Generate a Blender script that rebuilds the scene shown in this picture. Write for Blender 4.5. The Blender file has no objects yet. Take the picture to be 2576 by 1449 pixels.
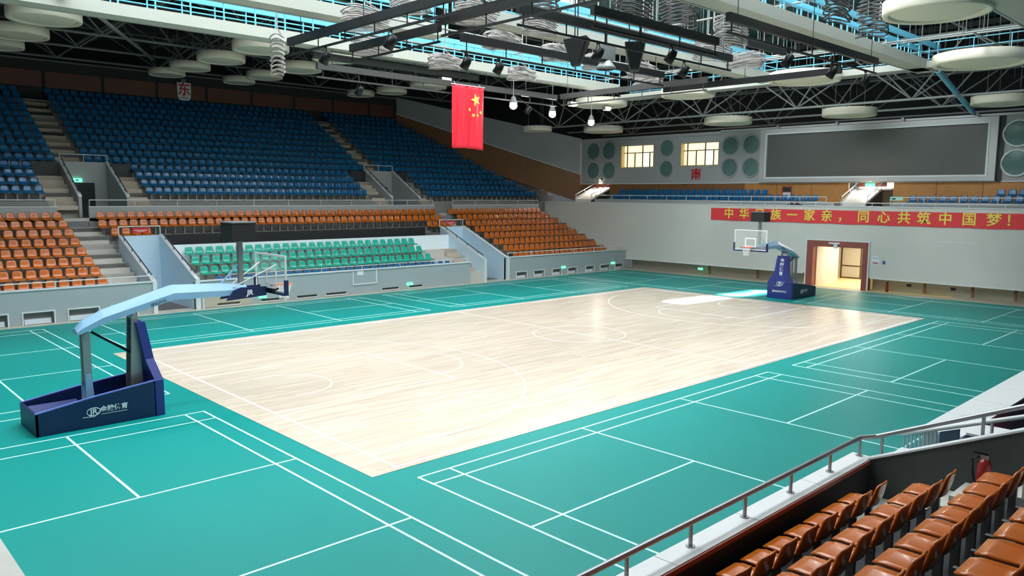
import bpy, math, random
from mathutils import Vector, Matrix
random.seed(7)
SC = bpy.context.scene
COL = SC.collection

# ------------------------------------------------------------------ camera
F_PX, W_PX = 1953.12, 2576
cam_d = bpy.data.cameras.new('camera'); cam = bpy.data.objects.new('camera', cam_d); COL.objects.link(cam)
cam_d.sensor_width = 36; cam_d.lens = F_PX / W_PX * 36; cam_d.clip_end = 300; cam_d.clip_start = 0.05
_yaw, _pit, _rol = 0.81002650, -0.11951381, 0.00743705
_f = Vector((math.cos(_pit)*math.cos(_yaw), math.cos(_pit)*math.sin(_yaw), math.sin(_pit)))
_r = Vector((math.sin(_yaw), -math.cos(_yaw), 0)); _u = _r.cross(_f)
_r2 = math.cos(_rol)*_r + math.sin(_rol)*_u; _u2 = -math.sin(_rol)*_r + math.cos(_rol)*_u
_m = Matrix((_r2, _u2, -_f)).transposed().to_4x4(); _m.translation = (-22.6148, -19.9192, 5.4087)
cam.matrix_world = _m
SC.camera = cam

# ------------------------------------------------------------------ light and exposure
SC.view_settings.view_transform = 'Standard'; SC.view_settings.look = 'None'
SC.view_settings.gamma = 1.0; SC.view_settings.use_curve_mapping = False
SC.view_settings.exposure = 0.08
SC.cycles.caustics_reflective = False; SC.cycles.caustics_refractive = False; SC.cycles.max_bounces = 8
world = bpy.data.worlds.new('World'); SC.world = world; world.use_nodes = True
world.node_tree.nodes['Background'].inputs[0].default_value = (0.80, 0.92, 1.0, 1)
world.node_tree.nodes['Background'].inputs[1].default_value = 0.11
SKYLIGHT = 12.5         # daylight glow of the roof lights
CORRIDOR = 75.0         # watts, lamps in the lobbies behind the south wall

# ------------------------------------------------------------------ materials
MATS = {}
def mat(name, col, rough=0.6, metal=0.0, var=0.0, scale=6.0, spec=0.5, emit=None, estr=0.0, coat=0.0, alpha=None, trans=0.0):
    m = bpy.data.materials.new(name); m.use_nodes = True; MATS[name] = m
    nt = m.node_tree; b = nt.nodes['Principled BSDF']
    b.inputs['Base Color'].default_value = (*col, 1); b.inputs['Roughness'].default_value = rough
    b.inputs['Metallic'].default_value = metal; b.inputs['Specular IOR Level'].default_value = spec
    b.inputs['Coat Weight'].default_value = coat; b.inputs['Transmission Weight'].default_value = trans
    if alpha is not None: b.inputs['Alpha'].default_value = alpha
    if emit: b.inputs['Emission Color'].default_value = (*emit, 1); b.inputs['Emission Strength'].default_value = estr
    if var:
        tc = nt.nodes.new('ShaderNodeTexCoord'); nz = nt.nodes.new('ShaderNodeTexNoise'); mx = nt.nodes.new('ShaderNodeMixRGB')
        nz.inputs['Scale'].default_value = scale; nz.inputs['Detail'].default_value = 4
        nt.links.new(tc.outputs['Object'], nz.inputs['Vector']); nt.links.new(nz.outputs['Fac'], mx.inputs['Fac'])
        mx.inputs[1].default_value = (*[max(0, c*(1-var)) for c in col], 1); mx.inputs[2].default_value = (*[min(1, c*(1+var)) for c in col], 1)
        nt.links.new(mx.outputs['Color'], b.inputs['Base Color'])
    return m
mat('green_mat', (0.0, 0.262, 0.238), 0.46, var=0.06, scale=0.35, spec=0.28)
mat('line_paint', (0.62, 0.95, 0.90), 0.5)
mat('court_line', (0.95, 0.95, 0.93), 0.45)
mat('beige_floor', (0.55, 0.50, 0.40), 0.45, var=0.08)
mat('grey_wall', (0.40, 0.405, 0.41), 0.7, var=0.05, scale=1.5)
mat('south_wall', (0.72, 0.685, 0.64), 0.65, var=0.04, scale=1.0)
mat('front_wall', (0.40, 0.445, 0.47), 0.65, var=0.04, scale=1.5)
mat('white_wall', (0.84, 0.92, 0.97), 0.6, var=0.04)
mat('blue_white_wall', (0.60, 0.76, 0.88), 0.55, var=0.05, scale=2)
mat('coping', (0.78, 0.80, 0.82), 0.45)
mat('concrete', (0.30, 0.29, 0.27), 0.8, var=0.12, scale=3)
mat('step_concrete', (0.60, 0.57, 0.52), 0.8, var=0.12, scale=3)
mat('step_beige', (0.55, 0.47, 0.38), 0.8, var=0.12, scale=3)
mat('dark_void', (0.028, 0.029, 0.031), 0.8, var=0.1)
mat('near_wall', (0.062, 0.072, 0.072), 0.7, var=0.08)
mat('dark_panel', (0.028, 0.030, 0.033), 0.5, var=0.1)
mat('brown_panel', (0.13, 0.045, 0.028), 0.55, var=0.25, scale=1.2)
mat('brown_wood', (0.25, 0.11, 0.042), 0.5, var=0.22, scale=2.2)
mat('orange_wood', (0.55, 0.25, 0.07), 0.45, var=0.2, scale=2.5)
mat('red_brown', (0.33, 0.08, 0.06), 0.45, var=0.1)
mat('seat_orange', (0.60, 0.135, 0.008), 0.25, var=0.10, scale=3, coat=0.2)
mat('seat_blue', (0.003, 0.135, 0.35), 0.28, coat=0.2)
mat('seat_green', (0.01, 0.40, 0.29), 0.3, coat=0.2)
mat('steel_grey', (0.34, 0.35, 0.36), 0.35, metal=0.6)
mat('stainless', (0.55, 0.55, 0.56), 0.25, metal=0.9)
mat('rail_white', (0.75, 0.76, 0.77), 0.35)
mat('rail_dark', (0.05, 0.07, 0.10), 0.4)
mat('arm_blue', (0.26, 0.47, 0.70), 0.35)
mat('pad_navy', (0.004, 0.018, 0.085), 0.45, var=0.06)
mat('pad_blue', (0.018, 0.035, 0.22), 0.45)
mat('edge_blue', (0.16, 0.22, 0.62), 0.4)
mat('logo_white', (0.80, 0.84, 0.88), 0.5)
mat('black_metal', (0.004, 0.004, 0.005), 0.45, spec=0.3)
mat('black_matte', (0.012, 0.012, 0.014), 0.6)
mat('truss_grey', (0.26, 0.27, 0.265), 0.45, metal=0.2)
mat('truss_dark', (0.16, 0.165, 0.16), 0.55)
mat('bar_light', (0.30, 0.32, 0.32), 0.5)
mat('slate_blue', (0.07, 0.12, 0.19), 0.6)
mat('bar_dark', (0.055, 0.053, 0.05), 0.5)
mat('catwalk_white', (0.44, 0.45, 0.40), 0.5, var=0.05)
mat('catwalk_blue', (0.16, 0.55, 0.75), 0.4)
mat('disc_white', (0.80, 0.74, 0.60), 0.6, var=0.06, scale=2)
mat('roof_deck', (0.09, 0.22, 0.24), 0.7, var=0.15, scale=0.5)
mat('flag_red', (0.75, 0.012, 0.035), 0.6)
mat('banner_red', (0.90, 0.05, 0.06), 0.6, var=0.05)
mat('star_yellow', (1.0, 0.80, 0.12), 0.5)
mat('sign_red', (0.60, 0.02, 0.03), 0.5)
mat('sign_white', (0.80, 0.80, 0.80), 0.5)
mat('cable_grey', (0.33, 0.30, 0.285), 0.6, var=0.25, scale=8)
mat('cable_dark', (0.07, 0.065, 0.065), 0.6)
mat('screen_grey', (0.11, 0.108, 0.10), 0.4, var=0.12, scale=0.25)
mat('frame_silver', (0.55, 0.55, 0.55), 0.35, metal=0.3)
mat('teal_glass', (0.12, 0.21, 0.20), 0.18, var=0.15, scale=1.5)
mat('window_frame', (0.10, 0.06, 0.035), 0.5)
mat('window_glow', (0.9, 0.75, 0.5), 0.5, emit=(1.0, 0.80, 0.48), estr=1.35)
mat('window_bright', (0.9, 0.9, 0.85), 0.5, emit=(1.0, 0.95, 0.85), estr=1.5)
mat('lobby_yellow', (0.85, 0.70, 0.32), 0.5, var=0.1)
mat('lobby_white', (0.85, 0.80, 0.74), 0.5)
mat('exit_green', (0.05, 0.5, 0.25), 0.4, emit=(0.12, 1.0, 0.45), estr=2.2)
mat('lamp_glow', (1, 1, 1), 0.3, emit=(1.0, 0.97, 0.9), estr=90)
mat('lamp_warm', (1, 1, 1), 0.3, emit=(1.0, 0.8, 0.5), estr=2.5)
mat('skylight_glass', (0.8, 0.9, 1.0), 0.4, emit=(0.90, 0.97, 1.0), estr=SKYLIGHT)
mat('extinguisher_red', (0.35, 0.02, 0.02), 0.3, coat=0.3)
mat('cloth_magenta', (0.60, 0.03, 0.14), 0.8)
mat('table_blue', (0.05, 0.09, 0.38), 0.6)
mat('navy_void', (0.012, 0.012, 0.03), 0.7)
mat('paper_white', (0.70, 0.76, 0.85), 0.7, var=0.15, scale=12)
mat('hoop_orange', (0.85, 0.20, 0.10), 0.4)
mat('net_white', (0.85, 0.85, 0.85), 0.7)
mat('glass_board', (0.85, 0.92, 0.95), 0.05, alpha=0.13, spec=0.4)
mat('barrier_teal', (0.45, 0.62, 0.68), 0.4)
mat('sign_green', (0.35, 0.75, 0.62), 0.5)

def wood_floor():
    m = bpy.data.materials.new('maple_floor'); m.use_nodes = True; MATS['maple_floor'] = m
    nt = m.node_tree; b = nt.nodes['Principled BSDF']
    tc = nt.nodes.new('ShaderNodeTexCoord'); br = nt.nodes.new('ShaderNodeTexBrick'); nz = nt.nodes.new('ShaderNodeTexNoise')
    mp = nt.nodes.new('ShaderNodeMapping'); mx = nt.nodes.new('ShaderNodeMixRGB')
    br.inputs['Scale'].default_value = 1.0; br.inputs['Brick Width'].default_value = 1.6; br.inputs['Row Height'].default_value = 0.12
    br.inputs['Mortar Size'].default_value = 0.0; br.inputs['Color1'].default_value = (0.69, 0.56, 0.44, 1); br.inputs['Color2'].default_value = (0.80, 0.68, 0.56, 1)
    br.inputs['Bias'].default_value = 0.1
    mp.inputs['Scale'].default_value = (0.35, 3.0, 1); nz.inputs['Scale'].default_value = 1.6; nz.inputs['Detail'].default_value = 5
    nt.links.new(tc.outputs['Object'], br.inputs['Vector']); nt.links.new(tc.outputs['Object'], mp.inputs['Vector']); nt.links.new(mp.outputs['Vector'], nz.inputs['Vector'])
    mx.blend_type = 'MULTIPLY'; mx.inputs[0].default_value = 0.5
    cr = nt.nodes.new('ShaderNodeValToRGB'); cr.color_ramp.elements[0].position = 0.3; cr.color_ramp.elements[0].color = (0.72, 0.70, 0.68, 1); cr.color_ramp.elements[1].position = 0.7; cr.color_ramp.elements[1].color = (1, 1, 1, 1)
    nt.links.new(nz.outputs['Fac'], cr.inputs['Fac']); nt.links.new(br.outputs['Color'], mx.inputs[1]); nt.links.new(cr.outputs['Color'], mx.inputs[2])
    nt.links.new(mx.outputs['Color'], b.inputs['Base Color'])
    b.inputs['Roughness'].default_value = 0.24; b.inputs['Specular IOR Level'].default_value = 0.5
wood_floor()

# ------------------------------------------------------------------ mesh helpers
class MB:
    """collects shapes in world coordinates; build() links them as ONE mesh object"""
    def __init__(s): s.v = []; s.f = []
    def box(s, x0, x1, y0, y1, z0, z1):
        n = len(s.v)
        s.v += [(x0,y0,z0),(x1,y0,z0),(x1,y1,z0),(x0,y1,z0),(x0,y0,z1),(x1,y0,z1),(x1,y1,z1),(x0,y1,z1)]
        s.f += [(n,n+3,n+2,n+1),(n+4,n+5,n+6,n+7),(n,n+1,n+5,n+4),(n+1,n+2,n+6,n+5),(n+2,n+3,n+7,n+6),(n+3,n,n+4,n+7)]
        return s
    def prism(s, poly, axis, a, b):
        """poly: 2d points of the other two axes in order (x: y,z; y: x,z; z: x,y)"""
        def P(p, t):
            return (t, p[0], p[1]) if axis == 'x' else (p[0], t, p[1]) if axis == 'y' else (p[0], p[1], t)
        n = len(s.v); k = len(poly)
        s.v += [P(p, a) for p in poly] + [P(p, b) for p in poly]
        s.f += [tuple(n+i for i in range(k))[::-1], tuple(n+k+i for i in range(k))]
        s.f += [(n+i, n+(i+1) % k, n+k+(i+1) % k, n+k+i) for i in range(k)]
        return s
    def tube(s, pts, r, n=8, cap=True, closed=False):
        pts = [Vector(p) for p in pts]; b0 = len(s.v); m = len(pts)
        for i, p in enumerate(pts):
            if closed: t = (pts[(i+1) % m]-pts[i-1]).normalized()
            else: t = (pts[min(i+1, m-1)]-pts[max(i-1, 0)]).normalized()
            a = Vector((0,0,1)) if abs(t.z) < 0.95 else Vector((1,0,0))
            u = t.cross(a).normalized(); w = t.cross(u)
            rr = r[i] if isinstance(r, (list, tuple)) else r
            for j in range(n):
                q = p + u*rr*math.cos(2*math.pi*j/n) + w*rr*math.sin(2*math.pi*j/n); s.v.append(tuple(q))
        for i in range(m if closed else m-1):
            k = (i+1) % m
            for j in range(n):
                s.f.append((b0+i*n+j, b0+k*n+j, b0+k*n+(j+1) % n, b0+i*n+(j+1) % n))
        if cap and not closed:
            s.f.append(tuple(b0+j for j in range(n))); s.f.append(tuple(b0+(m-1)*n+j for j in range(n))[::-1])
        return s
    def lathe(s, prof, c, n=32, axis='z'):
        b0 = len(s.v); m = len(prof)
        for r, z in prof:
            for j in range(n):
                a = 2*math.pi*j/n; x, y = r*math.cos(a), r*math.sin(a)
                s.v.append((c[0]+x, c[1]+y, c[2]+z) if axis == 'z' else (c[0]+z, c[1]+x, c[2]+y))
        for i in range(m-1):
            for j in range(n):
                s.f.append((b0+i*n+j, b0+i*n+(j+1) % n, b0+(i+1)*n+(j+1) % n, b0+(i+1)*n+j))
        return s
    def quad(s, a, b, c, d):
        n = len(s.v); s.v += [a, b, c, d]; s.f.append((n, n+1, n+2, n+3)); return s
    def build(s, name, m, parent=None, smooth=False, loc=None):
        """parent: an object at a plain location; loc: origin for a top-level mesh"""
        o0 = Vector(parent.location) if parent is not None else Vector(loc or (0,0,0))
        if parent is not None and parent.parent is not None: o0 += Vector(parent.parent.location)
        me = bpy.data.meshes.new(name)
        me.from_pydata([tuple(Vector(v)-o0) for v in s.v], [], s.f); me.update()
        bmfix(me)
        if smooth:
            for p in me.polygons: p.use_smooth = True
        me.materials.append(MATS[m] if isinstance(m, str) else m)
        o = bpy.data.objects.new(name, me); COL.objects.link(o)
        if parent is not None: o.parent = parent
        elif loc: o.location = loc
        return o
import bmesh
def bmfix(me):
    bm = bmesh.new(); bm.from_mesh(me); bmesh.ops.recalc_face_normals(bm, faces=bm.faces); bm.to_mesh(me); bm.free()
def tag(o, label, cat, group=None, kind=None):
    o['label'] = label; o['category'] = cat
    if group: o['group'] = group
    if kind: o['kind'] = kind
    return o
def struct(o):
    o['kind'] = 'structure'; return o
def thing(name, label, cat, loc, group=None):
    o = bpy.data.objects.new(name, None); COL.objects.link(o); o.location = loc; o.empty_display_size = 0.2
    return tag(o, label, cat, group)
def sempty(name, loc=(0,0,0)):
    o = bpy.data.objects.new(name, None); COL.objects.link(o); o.location = loc; o['kind'] = 'structure'; return o
def B(name, m, x0, x1, y0, y1, z0, z1, parent=None):
    return MB().box(x0,x1,y0,y1,z0,z1).build(name, m, parent)
_cyl = {}
def rod(name, p, q, r, m, parent=None, n=8):
    """straight bar sharing one unit cylinder mesh per material"""
    key = (m, n)
    if key not in _cyl:
        mb = MB(); mb.tube([(0,0,0),(0,0,1)], 1.0, n); me = bpy.data.meshes.new('bar')
        me.from_pydata(mb.v, [], mb.f); bmfix(me); me.materials.append(MATS[m]); _cyl[key] = me
    p, q = Vector(p), Vector(q); d = q-p
    o = bpy.data.objects.new(name, _cyl[key]); COL.objects.link(o)
    o0 = Vector((0,0,0))
    if parent is not None:
        o.parent = parent; o0 = Vector(parent.location)
        if parent.parent is not None: o0 += Vector(parent.parent.location)
    o.location = p-o0; o.rotation_mode = 'QUATERNION'; o.rotation_quaternion = Vector((0,0,1)).rotation_difference(d.normalized()); o.scale = (r, r, d.length)
    return o
_ubox = {}
def bar(name, m, x0, x1, y0, y1, z0, z1, parent=None):
    """box sharing one unit cube mesh per material"""
    if m not in _ubox:
        mb = MB().box(-.5,.5,-.5,.5,-.5,.5); me = bpy.data.meshes.new('block'); me.from_pydata(mb.v, [], mb.f); bmfix(me); me.materials.append(MATS[m]); _ubox[m] = me
    o = bpy.data.objects.new(name, _ubox[m]); COL.objects.link(o); o0 = Vector((0,0,0))
    if parent is not None: o.parent = parent; o0 = Vector(parent.location) + (Vector(parent.parent.location) if parent.parent else Vector((0,0,0)))
    o.location = Vector(((x0+x1)/2, (y0+y1)/2, (z0+z1)/2))-o0; o.scale = (x1-x0, y1-y0, z1-z0)
    return o
def text(name, body, m, size, pos, right, up, parent=None, thick=0.006, bold=0.0, spacing=1.0):
    """lettering laid on a surface: centre pos, reading direction right, up vector"""
    c = bpy.data.curves.new(name, 'FONT'); c.body = body; c.size = size; c.align_x = 'CENTER'; c.align_y = 'CENTER'; c.extrude = thick; c.offset = bold; c.space_line = spacing
    c.resolution_u = 2
    o = bpy.data.objects.new(name+'_curve', c); COL.objects.link(o)
    dg = bpy.context.evaluated_depsgraph_get(); me = bpy.data.meshes.new_from_object(o.evaluated_get(dg)); bpy.data.objects.remove(o); bpy.data.curves.remove(c)
    me.materials.clear(); me.materials.append(MATS[m])
    r, u = Vector(right).normalized(), Vector(up).normalized(); n = r.cross(u)
    M = Matrix((r, u, n)).transposed().to_4x4(); me.transform(M)
    t = bpy.data.objects.new(name, me); COL.objects.link(t); o0 = Vector((0,0,0))
    if parent is not None:
        t.parent = parent; o0 = Vector(parent.location)
        if parent.parent is not None: o0 += Vector(parent.parent.location)
    t.location = Vector(pos)-o0
    return t
def copy_tree(root, loc, rz=None):
    r = root.copy(); COL.objects.link(r); r.location = loc
    if rz is not None: r.rotation_euler = (0,0,rz)
    for ch in root.children:
        c = ch.copy(); COL.objects.link(c); c.parent = r
        for g in ch.children:
            d = g.copy(); COL.objects.link(d); d.parent = c
    return r

# ================================================================== FLOOR
floor = struct(B('floor', 'beige_floor', -30, 24.4, -15.05, 16.8, -0.3, 0.0))
green = struct(B('sports_mat_floor', 'green_mat', -21.0, 22.55, -15.04, 15.55, 0.0, 0.012))
court = struct(B('court_floor', 'maple_floor', -14.66, 14.70, -7.72, 7.85, 0.004, 0.020))
ZL = 0.0245
def fline(x0, y0, x1, y1, m, parent, w=0.05, z=ZL, name='painted_line'):
    if x0 == x1: return bar(name, m, x0-w/2, x0+w/2, min(y0,y1)-w/2, max(y0,y1)+w/2, z-0.003, z, parent)
    return bar(name, m, min(x0,x1)-w/2, max(x0,x1)+w/2, y0-w/2, y0+w/2, z-0.003, z, parent)
def arc(cx, cy, r, a0, a1, w=0.05, n=64, name='painted_arc', pre=None, post=None):
    mb = MB(); pts = [(cx+r*math.cos(a0+(a1-a0)*i/n), cy+r*math.sin(a0+(a1-a0)*i/n)) for i in range(n+1)]
    if pre: pts = [pre]+pts
    if post: pts = pts+[post]
    k = len(pts)
    for i, p in enumerate(pts):
        a, b = Vector(pts[max(i-1,0)]), Vector(pts[min(i+1,k-1)]); t = (b-a).normalized(); nn = Vector((-t.y, t.x))*w/2
        mb.v += [(p[0]+nn.x, p[1]+nn.y, ZL), (p[0]-nn.x, p[1]-nn.y, ZL)]
    for i in range(k-1): mb.f.append((2*i, 2*i+1, 2*i+3, 2*i+2))
    return mb.build(name, 'court_line', court)
CL = 'court_line'
for sy in (-7.56, 7.56): fline(-14.03, sy, 14.03, sy, CL, court, 0.09)
for sx in (-14, 14): fline(sx, -7.56, sx, 7.56, CL, court, 0.07)
fline(0, -7.5, 0, 7.5, CL, court, 0.05)
arc(0, 0, 1.8, 0, 2*math.pi)
for s in (-1, 1):
    ft = s*8.3
    fline(ft, -2.45, ft, 2.45, CL, court)
    for y in (-2.45, 2.45): fline(min(ft, s*14), y, max(ft, s*14), y, CL, court)
    h = math.pi/2
    if s < 0:
        arc(ft, 0, 1.8, -h, h); arc(-12.425, 0, 1.25, -h, h, pre=(-12.8,-1.25), post=(-12.8,1.25))
        a = math.asin(6.6/6.75); arc(-12.425, 0, 6.75, -a, a, pre=(-14,-6.6), post=(-14,6.6))
    else:
        arc(ft, 0, 1.8, h, 3*h); arc(12.425, 0, 1.25, h, 3*h, pre=(12.8,1.25), post=(12.8,-1.25))
        a = math.asin(6.6/6.75); arc(12.425, 0, 6.75, math.pi-a, math.pi+a, pre=(14,6.6), post=(14,-6.6))
def badminton(cx, cy, along):
    """lines of one badminton court on the green mat, 13.4 x 6.1"""
    z = 0.0155
    def ln(a0, b0, a1, b1):
        if along == 'x': fline(cx+a0, cy+b0, cx+a1, cy+b1, 'line_paint', green, 0.05, z)
        else: fline(cx+b0, cy+a0, cx+b1, cy+a1, 'line_paint', green, 0.05, z)
    for b in (-3.05, -2.59, 2.59, 3.05): ln(-6.7, b, 6.7, b)
    for a in (-6.7, -5.94, -1.98, 1.98, 5.94, 6.7): ln(a, -3.05, a, 3.05)
    for s in (-1, 1): ln(min(s*1.98, s*6.7), 0, max(s*1.98, s*6.7), 0)
badminton(-7.30, -11.36, 'x'); badminton(7.60, -11.42, 'x')
badminton(-7.25, 11.85, 'x'); badminton(7.60, 11.85, 'x')
badminton(-18.25, -7.75, 'y'); badminton(-18.25, 7.95, 'y')
badminton(18.45, -7.80, 'y'); badminton(18.45, 7.95, 'y')

# ================================================================== EAST STAND: front walls
YE = 16.1
def front_wall(name, x0, x1, zt, niches, zn, y0=YE, y1=YE+0.25):
    w = sempty(name, ((x0+x1)/2, y0, 0))
    mb = MB(); mb.box(x0, x1, y0, y1, zn, zt)
    e = x0
    for a, b in niches: mb.box(e, a, y0, y1, 0, zn); e = b
    mb.box(e, x1, y0, y1, 0, zn)
    mb.build('wall_face', 'front_wall', w)
    bar('coping', 'coping', x0-0.02, x1+0.02, y0-0.04, y1+0.05, zt, zt+0.05, w)
    for a, b in niches:
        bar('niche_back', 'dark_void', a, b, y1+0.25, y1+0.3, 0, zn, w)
        f = MB(); t = 0.05
        f.prism([(a-t,0.0),(a,0.0),(a,zn),(b,zn),(b,0.0),(b+t,0.0),(b+t,zn+t),(a-t,zn+t)], 'y', y0-0.03, y0+0.02)
        f.build('niche_frame', 'coping', w)
        bar('paper_stack', 'paper_white', a+0.04, b-0.1, y0+0.05, y1+0.15, 0.02, zn*0.45, w)
    return w
front_wall('wall_east_north', -21.0, -10.34, 1.40, [(-17.6,-16.1),(-15.55,-14.45),(-13.90,-12.75),(-12.22,-11.2)], 0.50)
wc = front_wall('wall_east_centre', -8.58, 8.14, 1.27, [], 0.3)
front_wall('wall_east_south', 11.2, 23.35, 1.40, [(12.05,13.0),(13.7,14.6),(15.45,16.3),(17.0,17.9),(18.85,19.75),(20.45,21.45),(22.15,23.0)], 0.42)
for a, b in [(-7.6,-6.5),(-5.39,-4.25),(-3.46,-2.35),(-1.79,-0.61),(1.72,2.79),(3.57,4.47)]:
    bar('vent_slot', 'dark_void', a, b, YE-0.02, YE+0.01, 0.10, 0.20, wc)
    bar('vent_lip', 'coping', a-0.05, b+0.05, YE-0.03, YE+0.01, 0.05, 0.10, wc)
f = MB(); f.prism([(-0.2,0.5),(1.36,0.5),(1.36,1.35),(1.30,1.35),(1.30,0.56),(-0.14,0.56),(-0.14,1.35),(-0.2,1.35)], 'y', YE-0.04, YE+0.0)
f.build('panel_frame', 'coping', wc)
bar('notice', 'sign_white', 0.1, 0.5, YE-0.02, YE-0.005, 1.0, 1.25, wc)
for x in (-8.62, -8.30, -4.15): bar('white_post', 'coping', x, x+0.07, YE-0.05, YE+0.02, 0, 1.27 if x < -8.5 else 0.75, wc)
bar('service_hatch', 'beige_floor', -8.2, -5.95, YE-0.02, YE+0.01, 0.05, 0.75, wc)
# rails on the front parapets
def rail(name, label, pts, r, posts, zb, m='rail_white', group='slim rails on the east stand parapets', r2=0.018):
    t = thing(name, label, 'railing', pts[0], group)
    for i in range(len(pts)-1): rod('handrail', pts[i], pts[i+1], r, m, t)
    for p in posts: rod('post', (p[0], p[1], zb), p, r2, m, t)
    return t
rail('railing', 'thin white rail on the parapet before the north orange seats', [(-21,16.2,1.70),(-10.4,16.2,1.70)], 0.022, [(x,16.2,1.70) for x in (-18.5,-16.4,-14.3,-12.2,-11.2,-10.45)], 1.45)
rail('railing', 'thin white rail on the parapet before the south orange seats', [(11.3,16.2,1.70),(23.2,16.2,1.70)], 0.022, [(x,16.2,1.70) for x in (11.4,13.5,15.6,17.7,19.8,21.9,23.1)], 1.45)
rail('railing', 'thin white rail on the parapet before the green seats', [(-7.0,16.2,1.52),(8.1,16.2,1.52)], 0.018, [(x,16.2,1.52) for x in (-6.9,-4.5,-2,0.5,3,5.5,8)], 1.30)

# ================================================================== EAST STAND: lower terraces
def tread(k): return 0.90+0.385*k
def riser(k): return 16.35+0.97*k
def terrace(name, x0, x1, k0, k1, zbase, m='concrete', yend=None):
    pts = [(riser(k0), zbase)]
    for k in range(k0, k1+1):
        pts += [(riser(k), tread(k)), (riser(k+1), tread(k))]
    if yend: pts[-1] = (yend, pts[-1][1])
    pts += [(pts[-1][0], zbase)]
    return struct(MB().prism(pts, 'x', x0, x1).build(name, m))
terrace('terrace_lower_north', -22, -10.5, 0, 7, 0.0)
terrace('terrace_lower_south', 11.36, 23.4, 0, 7, 0.0)
terrace('terrace_lower_centre', -10.5, 11.36, 6, 7, 2.95)
terrace('terrace_lower_ledge_north', -10.5, -8.43, 5, 5, 2.6); terrace('terrace_lower_ledge_south', 9.27, 11.36, 5, 5, 2.6)
def flight(name, x0, x1, k0, k1, tf, rf, rise, depth, m, dirn=1, label=None):
    """half steps of an aisle stair, one object per step, under the terrace they are built on"""
    s = sempty(name, ((x0+x1)/2, rf(k0), tf(k0)))
    for k in range(k0, k1+1):
        y, z = rf(k), tf(k-1) if k > 0 else tf(0)-rise
        bar('step', m, x0, x1, min(y, y-dirn*depth), max(y, y-dirn*depth), z, z+rise*0.5, s)
        bar('step', m, x0, x1, min(y, y+dirn*depth*1.4), max(y, y+dirn*depth*1.4), z+rise*0.5, z+rise+0.012, s)
    return s
flight('stair_lower_north', -12.0, -10.55, 1, 7, tread, riser, 0.385, 0.4, 'step_concrete')
flight('stair_lower_south_aisle', 11.40, 12.45, 1, 7, tread, riser, 0.385, 0.4, 'step_concrete')
flight('stair_lower_south_end', 22.1, 23.35, 1, 7, tread, riser, 0.385, 0.4, 'step_concrete')
# vomitories: sloping side walls, back wall, floor
def vomitory(name, x0, x1, yf, yb, zf, zb, m_in, m_side, t=0.15, zfloor=0.0, posts=True, dirn=1):
    v = sempty(name, ((x0+x1)/2, yf, zfloor))
    for i, (a, b) in enumerate(((x0-t, x0), (x1, x1+t))):
        MB().prism([(yf, zfloor), (yb, zfloor), (yb, zb), (yf, zf)], 'x', a, b).build('side_wall', m_side, v)
        MB().prism([(yf, zf), (yb, zb), (yb, zb+0.05), (yf, zf+0.05)], 'x', a-0.02, b+0.02).build('coping', 'coping', v)
    B('back_wall', m_in, x0, x1, min(yb, yb+dirn*0.15), max(yb, yb+dirn*0.15), zfloor, zb, v)
    return v
def slope_rail(label, x, yf, yb, zf, zb, group, m='rail_dark', h=0.18, n=4, r=0.028):
    t = thing('handrail', label, 'handrail', (x, yf, zf), group)
    rod('rail_bar', (x, yf, zf+h), (x, yb, zb+h), r, m, t)
    for i in range(n):
        a = (i+0.5)/n; y, z = yf+(yb-yf)*a, zf+(zb-zf)*a
        rod('bracket', (x, y, z), (x, y, z+h), r*0.7, m, t)
    return t
vomitory('entrance_lower_north', -10.34, -8.58, 16.12, 20.5, 1.40, 3.27, 'blue_white_wall', 'blue_white_wall')
vomitory('entrance_lower_south', 9.42, 11.2, 16.12, 20.5, 1.40, 3.27, 'blue_white_wall', 'blue_white_wall')
G1 = 'dark handrails on the sloping entrance walls of the east stand'
slope_rail('dark handrail on the aisle-side wall of the north lower entrance', -10.42, 16.3, 20.4, 1.5, 3.25, G1)
slope_rail('dark handrail on the green-seat side of the north lower entrance', -8.50, 16.3, 20.4, 1.5, 3.25, G1)
slope_rail('dark handrail on the green-seat side of the south lower entrance', 9.34, 16.3, 20.4, 1.5, 3.25, G1)
for x in (-10.42, -8.5, 9.34, 11.28): struct(B('trim_entrance_post', 'coping', x-0.09, x+0.09, 16.02, 16.2, 0, 1.45))
# guard rails with red boards above both entrances
for x0, x1, nm in ((-10.45,-8.5,'north'), (9.3,11.3,'south')):
    t = thing('guard_rail', f'white guard rail with a red board above the {nm} lower entrance', 'railing', (x0, 20.6, 3.27), 'guard rails above the lower entrances')
    rod('handrail', (x0,20.6,3.72), (x1,20.6,3.72), 0.025, 'rail_white', t)
    for x in (x0, x1): rod('post', (x,20.6,3.27), (x,20.6,3.72), 0.025, 'rail_white', t)
    a = x0+0.62 if nm == 'north' else x0+0.5
    bar('red_board', 'sign_red', a, a+0.78, 20.55, 20.585, 3.40, 3.66, t)
    bar('white_lettering', 'sign_white', a+0.08, a+0.70, 20.54, 20.551, 3.52, 3.545, t)
    bar('white_lettering', 'sign_white', a+0.20, a+0.58, 20.54, 20.551, 3.46, 3.48, t)
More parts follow.
